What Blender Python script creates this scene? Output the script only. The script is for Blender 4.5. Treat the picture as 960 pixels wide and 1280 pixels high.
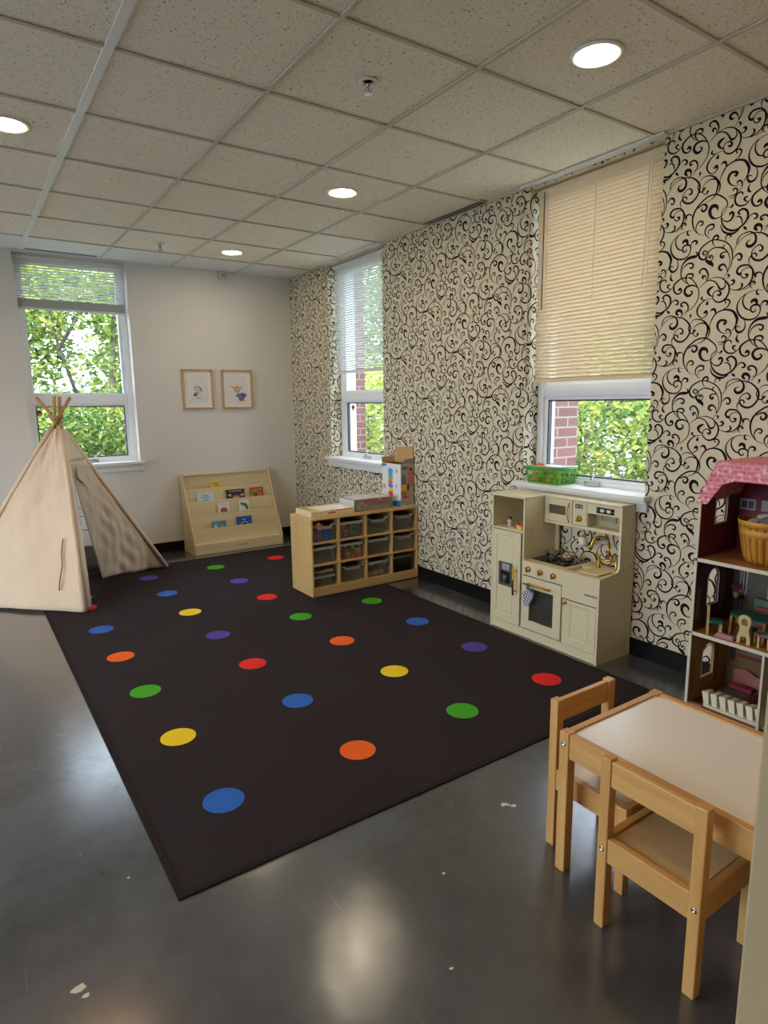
import bpy, math, random
from math import sin, cos, pi, radians
from mathutils import Vector, Matrix
from mathutils.geometry import tessellate_polygon
random.seed(7)
scene = bpy.context.scene
for o in list(bpy.data.objects):
    bpy.data.objects.remove(o)

# ------------------------------------------------------------------ camera, world, exposure
YAW, PITCH, ROLL, FPX, CAMH = 0.5953, -0.1712, -0.0124, 788.64, 1.4106
HC = 2.686                       # ceiling height
XR, YB = 3.033, 6.174            # right wall, back wall
XL, YF = -3.3, -2.6              # left wall, wall behind the camera
def look_matrix():
    cy, sy, cp, sp, cr, sr = cos(YAW), sin(YAW), cos(PITCH), sin(PITCH), cos(ROLL), sin(ROLL)
    fw = Vector((sy*cp, cy*cp, sp)); rt = Vector((cy, -sy, 0)); up = rt.cross(fw)
    r2 = rt*cr + up*sr; u2 = -rt*sr + up*cr
    m = Matrix((r2, u2, -fw)).transposed().to_4x4()
    m.translation = Vector((0, 0, CAMH))
    return m
cd = bpy.data.cameras.new('camera'); cam = bpy.data.objects.new('camera', cd)
scene.collection.objects.link(cam); cam.matrix_world = look_matrix()
cd.sensor_fit = 'HORIZONTAL'; cd.sensor_width = 36; cd.lens = FPX/960*36
cd.clip_start = 0.05; cd.clip_end = 200
scene.camera = cam
scene.view_settings.view_transform = 'Standard'
scene.view_settings.look = 'None'
scene.view_settings.gamma = 1
scene.view_settings.use_curve_mapping = False
EXPOSURE = 0.16
scene.view_settings.exposure = EXPOSURE
world = bpy.data.worlds.new('world'); scene.world = world; world.use_nodes = True
bg = world.node_tree.nodes['Background']
WORLD_STRENGTH = 6.6
bg.inputs[0].default_value = (0.70, 0.84, 1.0, 1); bg.inputs[1].default_value = WORLD_STRENGTH
sd = bpy.data.lights.new('sun', 'SUN'); sun = bpy.data.objects.new('sun', sd)
scene.collection.objects.link(sun); sd.energy = 4.0; sd.angle = radians(1.0); sd.color = (1, .95, .82)
sun.rotation_euler = (radians(48), 0, radians(-32)); sun.location = (0, 0, 9)
LAMP = 80.0                      # emission of the recessed lights

# ------------------------------------------------------------------ materials
def new_mat(name):
    m = bpy.data.materials.new(name); m.use_nodes = True
    return m, m.node_tree.nodes, m.node_tree.links, m.node_tree.nodes['Principled BSDF']
def setp(p, **k):
    for a, v in k.items():
        i = p.inputs[a.replace('_', ' ')]
        i.default_value = v
def rgb(r, g, b):                # sRGB 0-255 -> linear
    f = lambda c: (c/255/12.92) if c/255 <= .04045 else ((c/255+.055)/1.055)**2.4
    return (f(r), f(g), f(b), 1)
def plain(name, col, rough=.5, metal=0, bump=0, bscale=60, var=0.06, vscale=8, spec=None):
    m, N, L, p = new_mat(name)
    setp(p, Roughness=rough, Metallic=metal)
    if spec is not None: p.inputs['Specular IOR Level'].default_value = spec
    tc = N.new('ShaderNodeTexCoord'); n = N.new('ShaderNodeTexNoise'); n.inputs['Scale'].default_value = vscale
    n.inputs['Detail'].default_value = 4
    L.new(tc.outputs['Object'], n.inputs['Vector'])
    mx = N.new('ShaderNodeMix'); mx.data_type = 'RGBA'
    mx.inputs[6].default_value = tuple(c*(1-var) for c in col[:3])+(1,)
    mx.inputs[7].default_value = tuple(min(1, c*(1+var)) for c in col[:3])+(1,)
    L.new(n.outputs['Fac'], mx.inputs[0]); L.new(mx.outputs[2], p.inputs['Base Color'])
    if bump:
        n2 = N.new('ShaderNodeTexNoise'); n2.inputs['Scale'].default_value = bscale; n2.inputs['Detail'].default_value = 5
        L.new(tc.outputs['Object'], n2.inputs['Vector'])
        b = N.new('ShaderNodeBump'); b.inputs['Strength'].default_value = bump; b.inputs['Distance'].default_value = .004
        L.new(n2.outputs['Fac'], b.inputs['Height']); L.new(b.outputs['Normal'], p.inputs['Normal'])
    return m
def wood(name, c1, c2, axis='X', scale=14, rough=.42):
    m, N, L, p = new_mat(name)
    tc = N.new('ShaderNodeTexCoord'); mp = N.new('ShaderNodeMapping')
    s = {'X': (.07, 1, 1), 'Y': (1, .07, 1), 'Z': (1, 1, .07)}[axis]
    mp.inputs['Scale'].default_value = s
    n = N.new('ShaderNodeTexNoise'); n.inputs['Scale'].default_value = scale; n.inputs['Detail'].default_value = 6
    n.inputs['Distortion'].default_value = .6; n.inputs['Roughness'].default_value = .6
    L.new(tc.outputs['Object'], mp.inputs[0]); L.new(mp.outputs[0], n.inputs['Vector'])
    r = N.new('ShaderNodeValToRGB'); r.color_ramp.elements[0].position = .35; r.color_ramp.elements[1].position = .68
    r.color_ramp.elements[0].color = c1; r.color_ramp.elements[1].color = c2
    L.new(n.outputs['Fac'], r.inputs[0]); L.new(r.outputs[0], p.inputs['Base Color'])
    b = N.new('ShaderNodeBump'); b.inputs['Strength'].default_value = .12; b.inputs['Distance'].default_value = .002
    L.new(n.outputs['Fac'], b.inputs['Height']); L.new(b.outputs['Normal'], p.inputs['Normal'])
    setp(p, Roughness=rough)
    return m
def emis(name, col, s):
    m, N, L, p = new_mat(name)
    p.inputs['Base Color'].default_value = (1, 1, 1, 1)
    p.inputs['Emission Color'].default_value = col; p.inputs['Emission Strength'].default_value = s
    return m
def facing_fresnel(N, L):
    lw = N.new('ShaderNodeLayerWeight'); lw.inputs[0].default_value = .5
    p = N.new('ShaderNodeMath'); p.operation = 'POWER'; p.inputs[1].default_value = 5
    q = N.new('ShaderNodeMath'); q.operation = 'MULTIPLY_ADD'; q.inputs[1].default_value = .9; q.inputs[2].default_value = .02
    L.new(lw.outputs['Facing'], p.inputs[0]); L.new(p.outputs[0], q.inputs[0])
    return q.outputs[0]
def clear(name, tint, opacity, rough=.08):
    m, N, L, p = new_mat(name)
    setp(p, Roughness=rough); p.inputs['Base Color'].default_value = tint
    t = N.new('ShaderNodeBsdfTransparent'); mx = N.new('ShaderNodeMixShader')
    fr = facing_fresnel(N, L)
    ad = N.new('ShaderNodeMath'); ad.operation = 'ADD'; ad.inputs[1].default_value = opacity; ad.use_clamp = True
    L.new(fr, ad.inputs[0]); L.new(ad.outputs[0], mx.inputs[0])
    L.new(t.outputs[0], mx.inputs[1]); L.new(p.outputs[0], mx.inputs[2])
    L.new(mx.outputs[0], N['Material Output'].inputs['Surface'])
    return m
def glass_pane(name):
    m, N, L, p = new_mat(name)
    t = N.new('ShaderNodeBsdfTransparent'); g = N.new('ShaderNodeBsdfGlossy'); g.inputs['Roughness'].default_value = .02
    mx = N.new('ShaderNodeMixShader'); fr = facing_fresnel(N, L)
    L.new(fr, mx.inputs[0]); L.new(t.outputs[0], mx.inputs[1]); L.new(g.outputs[0], mx.inputs[2])
    L.new(mx.outputs[0], N['Material Output'].inputs['Surface'])
    return m
def leafmat(name, c):
    c = (c[0]*1.0, c[1]*1.0, c[2]*1.0)
    m, N, L, p = new_mat(name)
    tc = N.new('ShaderNodeTexCoord'); n = N.new('ShaderNodeTexNoise'); n.inputs['Scale'].default_value = 2.2
    L.new(tc.outputs['Object'], n.inputs['Vector'])
    mx0 = N.new('ShaderNodeMix'); mx0.data_type = 'RGBA'
    mx0.inputs[6].default_value = (c[0]*.55, c[1]*.6, c[2]*.6, 1); mx0.inputs[7].default_value = (min(1, c[0]*1.3), min(1, c[1]*1.25), c[2]*1.1, 1)
    L.new(n.outputs['Fac'], mx0.inputs[0])
    d = N.new('ShaderNodeBsdfDiffuse'); t = N.new('ShaderNodeBsdfTranslucent'); mx = N.new('ShaderNodeMixShader')
    L.new(mx0.outputs[2], d.inputs[0]); L.new(mx0.outputs[2], t.inputs[0]); mx.inputs[0].default_value = .5
    L.new(d.outputs[0], mx.inputs[1]); L.new(t.outputs[0], mx.inputs[2])
    L.new(mx.outputs[0], N['Material Output'].inputs['Surface'])
    return m

def slatmat(name, c):
    m, N, L, p = new_mat(name)
    setp(p, Roughness=.45); p.inputs['Base Color'].default_value = c
    t = N.new('ShaderNodeBsdfTranslucent'); t.inputs[0].default_value = c; mx = N.new('ShaderNodeMixShader'); mx.inputs[0].default_value = .22
    L.new(p.outputs[0], mx.inputs[1]); L.new(t.outputs[0], mx.inputs[2]); L.new(mx.outputs[0], N['Material Output'].inputs['Surface'])
    return m
M = {}
M['wall'] = plain('wall_paint', rgb(216, 211, 203), .75, bump=.08, bscale=220, var=.015)
M['paper'] = plain('wallpaper_cream', rgb(217, 206, 177), .6, var=.02)
M['ink'] = plain('wallpaper_black', rgb(26, 15, 22), .7, var=.1, spec=.15)
M['white_trim'] = plain('white_trim_paint', rgb(222, 222, 220), .35, var=.02)
M['vinyl'] = plain('white_window_vinyl', rgb(236, 238, 240), .3, var=.02)
M['gasket'] = plain('dark_window_gasket', rgb(60, 64, 68), .5)
M['base'] = plain('black_baseboard', rgb(16, 13, 15), .5, spec=.2)
M['grid'] = plain('ceiling_grid_bar', rgb(206, 197, 180), .45, var=.02)
M['grid_white'] = plain('ceiling_grid_white', rgb(240, 240, 238), .35, var=.02)
M['edge_panel'] = plain('smooth_edge_panel', rgb(232, 234, 238), .5, var=.03)
M['white'] = plain('white_enamel', rgb(240, 240, 236), .3, var=.02)
M['chrome'] = plain('chrome', rgb(200, 200, 200), .18, 1)
M['steel'] = plain('brushed_steel', rgb(190, 188, 180), .25, 1)
M['gold'] = plain('brushed_gold', rgb(206, 160, 70), .28, 1)
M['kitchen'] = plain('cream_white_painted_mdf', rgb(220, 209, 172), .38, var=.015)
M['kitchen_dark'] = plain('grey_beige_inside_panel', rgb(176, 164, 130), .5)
M['black'] = plain('black_plastic', rgb(22, 20, 22), .35)
M['black_gloss'] = plain('black_glossy_plate', rgb(18, 16, 18), .12)
M['grey'] = plain('grey_plastic', rgb(92, 92, 90), .35)
M['lightgrey'] = plain('light_grey_plastic', rgb(188, 188, 186), .4)
M['oven_glass'] = plain('smoked_oven_window', rgb(96, 92, 78), .12)
M['pine'] = wood('pine_grain_z', rgb(202, 150, 84), rgb(224, 176, 108), 'Z', 22)
M['pinex'] = wood('pine_grain_x', rgb(202, 150, 84), rgb(224, 176, 108), 'X', 22)
M['piney'] = wood('pine_grain_y', rgb(202, 150, 84), rgb(224, 176, 108), 'Y', 22)
M['birch'] = wood('birch_plywood', rgb(198, 160, 100), rgb(212, 176, 116), 'X', 9)
M['birchz'] = wood('birch_plywood_upright', rgb(198, 160, 100), rgb(212, 176, 116), 'Z', 9)
M['maple'] = wood('pale_maple_ply', rgb(214, 196, 150), rgb(226, 208, 164), 'X', 7)
M['maplez'] = wood('pale_maple_ply_upright', rgb(206, 184, 136), rgb(220, 200, 152), 'Z', 7)
M['maple_edge'] = wood('pale_maple_edge', rgb(226, 206, 158), rgb(236, 218, 172), 'X', 7)
M['laminate'] = plain('white_laminate', rgb(248, 246, 242), .25, var=.01)
M['fabric'] = plain('natural_canvas', rgb(226, 204, 176), .9, bump=.7, bscale=22, var=.05)
M['fabric2'] = plain('pale_canvas', rgb(232, 224, 214), .9, bump=.9, bscale=24, var=.06)
M['stick'] = wood('bare_pole_wood', rgb(176, 134, 84), rgb(200, 160, 108), 'Z', 20, .6)
M['cord'] = plain('brown_cord', rgb(140, 106, 70), .8)
M['whitecloth'] = plain('white_cloth', rgb(222, 222, 226), .85, bump=.3)
M['frame_oak'] = wood('oak_frame', rgb(178, 142, 96), rgb(200, 164, 116), 'Z', 25)
M['paperwhite'] = plain('white_paper', rgb(228, 224, 224), .7, var=.01)
M['mat'] = plain('off_white_mat', rgb(238, 234, 226), .7, var=.01)
M['brick'] = None
M['leaf1'] = leafmat('leaf_bright', rgb(168, 188, 108))
M['leaf2'] = leafmat('leaf_mid', rgb(130, 158, 100))
M['leaf3'] = leafmat('leaf_deep', rgb(88, 118, 82))
M['leaf4'] = leafmat('leaf_yellow', rgb(208, 208, 126))
M['bark'] = plain('bark', rgb(100, 94, 82), .9, bump=.6, bscale=20, var=.25)
M['grass'] = plain('pale_ground', rgb(134, 132, 122), .95, var=.3, vscale=3)
M['glass'] = glass_pane('window_glass')
M['bin'] = clear('frosted_clear_plastic', rgb(150, 146, 140), .20, .2)
M['bin_rim'] = clear('clear_plastic_rim', rgb(205, 203, 200), .55, .25)
M['lamp_cool'] = emis('lamp_diffuser', (1.0, .83, .58, 1), LAMP)
M['lamp_warm'] = emis('warm_lamp_diffuser', (1.0, .58, .28, 1), LAMP*1.3)
M['pink'] = plain('pink_plastic', rgb(214, 140, 134), .5)
def colmat(name, r, g, b, rough=.5):
    k = 'c_'+name
    if k not in M: M[k] = plain(name, rgb(r, g, b), rough, var=.04)
    return M[k]

def brick_mat():
    m, N, L, p = new_mat('red_brick')
    tc = N.new('ShaderNodeTexCoord'); sx = N.new('ShaderNodeSeparateXYZ'); ad = N.new('ShaderNodeMath'); cb = N.new('ShaderNodeCombineXYZ')
    L.new(tc.outputs['Object'], sx.inputs[0]); ad.operation = 'ADD'
    L.new(sx.outputs[0], ad.inputs[0]); L.new(sx.outputs[1], ad.inputs[1])
    L.new(ad.outputs[0], cb.inputs[0]); L.new(sx.outputs[2], cb.inputs[1])
    b = N.new('ShaderNodeTexBrick'); b.inputs['Scale'].default_value = 1
    b.inputs['Color1'].default_value = rgb(142, 98, 90); b.inputs['Color2'].default_value = rgb(122, 84, 80); b.inputs['Mortar'].default_value = rgb(160, 148, 140)
    b.inputs['Mortar Size'].default_value = .006; b.inputs['Brick Width'].default_value = .2; b.inputs['Row Height'].default_value = .068
    L.new(cb.outputs[0], b.inputs['Vector']); L.new(b.outputs['Color'], p.inputs['Base Color']); setp(p, Roughness=.9)
    return m
M['brick'] = brick_mat()

def ceiling_mat():
    m, N, L, p = new_mat('fissured_ceiling_tile')
    tc = N.new('ShaderNodeTexCoord')
    n = N.new('ShaderNodeTexNoise'); n.inputs['Scale'].default_value = 95; n.inputs['Detail'].default_value = 3; n.inputs['Roughness'].default_value = .65
    n.inputs['Distortion'].default_value = 1.2
    L.new(tc.outputs['Object'], n.inputs['Vector'])
    r = N.new('ShaderNodeValToRGB'); r.color_ramp.elements[0].position = .33; r.color_ramp.elements[1].position = .40
    r.color_ramp.elements[0].color = rgb(120, 106, 90); r.color_ramp.elements[1].color = rgb(250, 242, 224)
    L.new(n.outputs['Fac'], r.inputs[0]); L.new(r.outputs[0], p.inputs['Base Color'])
    n2 = N.new('ShaderNodeTexNoise'); n2.inputs['Scale'].default_value = 260; L.new(tc.outputs['Object'], n2.inputs['Vector'])
    b = N.new('ShaderNodeBump'); b.inputs['Strength'].default_value = .35; b.inputs['Distance'].default_value = .002
    L.new(n2.outputs['Fac'], b.inputs['Height']); L.new(b.outputs['Normal'], p.inputs['Normal'])
    setp(p, Roughness=.9)
    return m
M['tile'] = ceiling_mat()

def floor_mat():
    m, N, L, p = new_mat('polished_dark_concrete')
    tc = N.new('ShaderNodeTexCoord')
    n = N.new('ShaderNodeTexNoise'); n.inputs['Scale'].default_value = 1.6; n.inputs['Detail'].default_value = 8; n.inputs['Roughness'].default_value = .62
    L.new(tc.outputs['Object'], n.inputs['Vector'])
    r = N.new('ShaderNodeValToRGB'); r.color_ramp.elements[0].position = .3; r.color_ramp.elements[1].position = .72
    r.color_ramp.elements[0].color = rgb(48, 51, 55); r.color_ramp.elements[1].color = rgb(92, 96, 101)
    L.new(n.outputs['Fac'], r.inputs[0])
    # fine pale scratches and specks
    n3 = N.new('ShaderNodeTexNoise'); n3.inputs['Scale'].default_value = 24; n3.inputs['Detail'].default_value = 10; n3.inputs['Roughness'].default_value = .8; n3.inputs['Distortion'].default_value = 2.5
    L.new(tc.outputs['Object'], n3.inputs['Vector'])
    r3 = N.new('ShaderNodeValToRGB'); r3.color_ramp.elements[0].position = .66; r3.color_ramp.elements[1].position = .74
    r3.color_ramp.elements[0].color = (0, 0, 0, 1); r3.color_ramp.elements[1].color = (.12, .12, .12, 1)
    L.new(n3.outputs['Fac'], r3.inputs[0])
    mx = N.new('ShaderNodeMix'); mx.data_type = 'RGBA'; mx.inputs[7].default_value = rgb(150, 148, 144)
    # long thin drag marks
    mp = N.new('ShaderNodeMapping'); mp.inputs['Rotation'].default_value = (0, 0, .5); mp.inputs['Scale'].default_value = (34, 1.6, 1)
    n5 = N.new('ShaderNodeTexNoise'); n5.inputs['Scale'].default_value = 1.7; n5.inputs['Detail'].default_value = 4; n5.inputs['Distortion'].default_value = .4
    L.new(tc.outputs['Object'], mp.inputs[0]); L.new(mp.outputs[0], n5.inputs['Vector'])
    r5 = N.new('ShaderNodeValToRGB'); r5.color_ramp.elements[0].position = .70; r5.color_ramp.elements[1].position = .76
    r5.color_ramp.elements[0].color = (0, 0, 0, 1); r5.color_ramp.elements[1].color = (.30, .30, .30, 1)
    L.new(n5.outputs['Fac'], r5.inputs[0])
    am = N.new('ShaderNodeMath'); am.operation = 'MAXIMUM'; L.new(r3.outputs[0], am.inputs[0]); L.new(r5.outputs[0], am.inputs[1])
    L.new(am.outputs[0], mx.inputs[0]); L.new(r.outputs[0], mx.inputs[6]); L.new(mx.outputs[2], p.inputs['Base Color'])
    n4 = N.new('ShaderNodeTexNoise'); n4.inputs['Scale'].default_value = 5; n4.inputs['Detail'].default_value = 8; n4.inputs['Roughness'].default_value = .7
    L.new(tc.outputs['Object'], n4.inputs['Vector'])
    mr = N.new('ShaderNodeMapRange'); mr.inputs['From Min'].default_value = .3; mr.inputs['From Max'].default_value = .7
    mr.inputs['To Min'].default_value = .10; mr.inputs['To Max'].default_value = .22
    L.new(n4.outputs['Fac'], mr.inputs[0]); L.new(mr.outputs[0], p.inputs['Roughness'])
    b = N.new('ShaderNodeBump'); b.inputs['Strength'].default_value = .05; b.inputs['Distance'].default_value = .01
    L.new(n3.outputs['Fac'], b.inputs['Height']); L.new(b.outputs['Normal'], p.inputs['Normal'])
    p.inputs['Specular IOR Level'].default_value = .85; p.inputs['Coat Weight'].default_value = .5; p.inputs['Coat Roughness'].default_value = .16
    return m
M['floor'] = floor_mat()

# ------------------------------------------------------------------ mesh helpers
COL = scene.collection
class MB:
    def __init__(s): s.v = []; s.f = []; s.mi = []; s.sm = []
    def add(s, vs, fs, mi=0, smooth=False):
        b = len(s.v); s.v += [tuple(v) for v in vs]
        for f in fs: s.f.append(tuple(b+i for i in f)); s.mi.append(mi); s.sm.append(smooth)
        return s
    def box(s, x0, x1, y0, y1, z0, z1, mi=0):
        v = [(x0, y0, z0), (x1, y0, z0), (x1, y1, z0), (x0, y1, z0), (x0, y0, z1), (x1, y0, z1), (x1, y1, z1), (x0, y1, z1)]
        return s.add(v, [(0, 3, 2, 1), (4, 5, 6, 7), (0, 1, 5, 4), (1, 2, 6, 5), (2, 3, 7, 6), (3, 0, 4, 7)], mi)
    def obox(s, c, half, rot, mi=0):            # oriented box
        R = rot if isinstance(rot, Matrix) else Matrix.Rotation(rot, 3, 'Z')
        c = Vector(c); v = []
        for dz in (-1, 1):
            for dx, dy in ((-1, -1), (1, -1), (1, 1), (-1, 1)):
                v.append(c + R @ Vector((dx*half[0], dy*half[1], dz*half[2])))
        return s.add(v, [(0, 3, 2, 1), (4, 5, 6, 7), (0, 1, 5, 4), (1, 2, 6, 5), (2, 3, 7, 6), (3, 0, 4, 7)], mi)
    def prism(s, poly, ax, a0, a1, mi=0, holes=()):
        # poly = 2d points in the plane perpendicular to ax, extruded from a0 to a1
        def P(p, a):
            return {'x': (a, p[0], p[1]), 'y': (p[0], a, p[1]), 'z': (p[0], p[1], a)}[ax]
        loops = [list(poly)]+[list(h) for h in holes]
        flat = [p for l in loops for p in l]
        tris = tessellate_polygon([[Vector((p[0], p[1], 0)) for p in l] for l in loops])
        n = len(flat)
        vs = [P(p, a0) for p in flat]+[P(p, a1) for p in flat]
        fs = [tuple(t) for t in tris]+[tuple(n+i for i in reversed(t)) for t in tris]
        k = 0
        for l in loops:
            m = len(l)
            for i in range(m):
                fs.append((k+i, k+(i+1) % m, n+k+(i+1) % m, n+k+i))
            k += m
        return s.add(vs, fs, mi)
    def tube(s, pts, r, n=10, mi=0, caps=True, smooth=True):
        pts = [Vector(p) for p in pts]
        rs = r if isinstance(r, (list, tuple)) else [r]*len(pts)
        ref = Vector((0, 0, 1)); vs = []; fs = []
        prev = None
        for i, p in enumerate(pts):
            d = (pts[min(i+1, len(pts)-1)]-pts[max(i-1, 0)]).normalized()
            if prev is None:
                a = ref if abs(d.z) < .9 else Vector((1, 0, 0)); u = d.cross(a).normalized()
            else:
                u = (prev-d*prev.dot(d)).normalized()
            prev = u; w = d.cross(u)
            for k in range(n):
                t = 2*pi*k/n; vs.append(p+(u*cos(t)+w*sin(t))*rs[i])
        for i in range(len(pts)-1):
            for k in range(n):
                fs.append((i*n+k, i*n+(k+1) % n, (i+1)*n+(k+1) % n, (i+1)*n+k))
        s.add(vs, fs, mi, smooth)
        if caps:
            b = len(s.v)-len(vs)
            s.f.append(tuple(b+k for k in reversed(range(n)))); s.mi.append(mi); s.sm.append(False)
            s.f.append(tuple(b+(len(pts)-1)*n+k for k in range(n))); s.mi.append(mi); s.sm.append(False)
        return s
    def lathe(s, c, prof, n=24, axis='z', mi=0, smooth=True):
        vs = []; fs = []
        for (r, h) in prof:
            for k in range(n):
                t = 2*pi*k/n; a, b = r*cos(t), r*sin(t)
                o = {'z': (a, b, h), 'x': (h, a, b), 'y': (b, h, a)}[axis]
                vs.append((c[0]+o[0], c[1]+o[1], c[2]+o[2]))
        for i in range(len(prof)-1):
            for k in range(n):
                fs.append((i*n+k, i*n+(k+1) % n, (i+1)*n+(k+1) % n, (i+1)*n+k))
        s.add(vs, fs, mi, smooth)
        b = len(s.v)-len(vs)
        if prof[0][0] > 1e-4: s.f.append(tuple(b+k for k in reversed(range(n)))); s.mi.append(mi); s.sm.append(False)
        if prof[-1][0] > 1e-4: s.f.append(tuple(b+(len(prof)-1)*n+k for k in range(n))); s.mi.append(mi); s.sm.append(False)
        return s
    def build(s, name, mats, parent=None, bevel=0, loc=None):
        if not isinstance(mats, (list, tuple)): mats = [mats]
        off = Vector((0, 0, 0))
        if parent is not None:
            q = parent
            while q is not None: off += Vector(q.location); q = q.parent
            pos = Vector((0, 0, 0))
        else:
            if loc is None:
                xs = [v[0] for v in s.v]; ys = [v[1] for v in s.v]; zs = [v[2] for v in s.v]
                loc = ((min(xs)+max(xs))/2, (min(ys)+max(ys))/2, min(zs))
            off = Vector(loc); pos = off.copy()
        me = bpy.data.meshes.new(name)
        me.from_pydata([(v[0]-off.x, v[1]-off.y, v[2]-off.z) for v in s.v], [], s.f)
        for m in mats: me.materials.append(m)
        me.polygons.foreach_set('material_index', s.mi); me.polygons.foreach_set('use_smooth', s.sm)
        me.update()
        o = bpy.data.objects.new(name, me); COL.objects.link(o); o.location = pos
        if parent is not None: o.parent = parent
        if bevel:
            b = o.modifiers.new('bevel', 'BEVEL'); b.width = bevel; b.segments = 2; b.limit_method = 'ANGLE'; b.angle_limit = radians(50)
        return o
def tag(o, label=None, cat=None, group=None, kind=None):
    if label: o['label'] = label
    if cat: o['category'] = cat
    if group: o['group'] = group
    if kind: o['kind'] = kind
    return o
def thing(name, label, cat, loc, group=None):
    o = bpy.data.objects.new(name, None); COL.objects.link(o); o.location = loc; o.empty_display_size = .1
    return tag(o, label, cat, group)
def plab(o, label): o['label'] = label; return o
def dup(root, loc=None, rotz=None, label=None, group=None):
    def cp(o, parent):
        c = o.copy(); COL.objects.link(c)
        if parent is not None: c.parent = parent
        for ch in [k for k in bpy.data.objects if k.parent == o]: cp(ch, c)
        return c
    r = cp(root, None)
    if loc is not None: r.location = loc
    if rotz is not None: r.rotation_euler.z = rotz
    if label: r['label'] = label
    if group: r['group'] = group
    return r
def text(name, body, size, mat, parent, M4, extrude=.0004, align='CENTER'):
    # flat lettering; M4 is its world matrix (text lies in local xy)
    c = bpy.data.curves.new(name, 'FONT'); c.body = body; c.size = size; c.extrude = extrude; c.align_x = align; c.align_y = 'CENTER'
    t = bpy.data.objects.new(name, c); COL.objects.link(t)
    bpy.context.view_layer.update()
    me = bpy.data.meshes.new_from_object(t.evaluated_get(bpy.context.evaluated_depsgraph_get()))
    bpy.data.objects.remove(t)
    me.transform(M4)
    off = Vector((0, 0, 0)); q = parent
    while q is not None: off += Vector(q.location); q = q.parent
    me.transform(Matrix.Translation(-off))
    me.materials.clear(); me.materials.append(mat)
    o = bpy.data.objects.new(name, me); COL.objects.link(o); o.parent = parent
    return o
def basis(origin, xa, ya):
    x = Vector(xa).normalized(); y = Vector(ya).normalized(); z = x.cross(y)
    m = Matrix((x, y, z)).transposed().to_4x4(); m.translation = Vector(origin)
    return m
def arc(cx, cy, r, a0, a1, n):
    return [(cx+r*cos(radians(a0+(a1-a0)*i/n)), cy+r*sin(radians(a0+(a1-a0)*i/n))) for i in range(n+1)]
# ------------------------------------------------------------------ room shell
W1 = (4.465, 5.368)              # far right-wall window, y range
W2 = (1.985, 2.866)              # near right-wall window
WB = (0.550, 1.432)              # back-wall window, x range
ZS, ZT = 0.90, 2.664             # sill and head of all windows
BH = 0.098                       # baseboard height
fl = MB().box(XL-.2, XR+.02, YF-.2, YB+.02, -.08, 0).build('floor', M['floor']); tag(fl, kind='structure')
fk = MB()
for (x, y, r) in ((1.479, 1.448, .016), (1.503, 1.425, .012), (1.492, 1.438, .008), (1.093, 1.314, .006), (.11, 1.53, .02), (.125, 1.50, .010), (.586, 2.096, .006), (.30, 1.85, .005), (.9, 1.05, .006), (1.2, 1.75, .004)):
    k = 9; a0 = random.random()*6
    ring = [(x+r*(.6+.6*random.random())*cos(a0+2*pi*i/k), y+r*(.4+.5*random.random())*sin(a0+2*pi*i/k), .0006) for i in range(k)]
    fk.add(ring, [tuple(range(k))])
fk.build('paint_chip', colmat('pale_paint_chip', 205, 200, 184, .7), fl)

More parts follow.
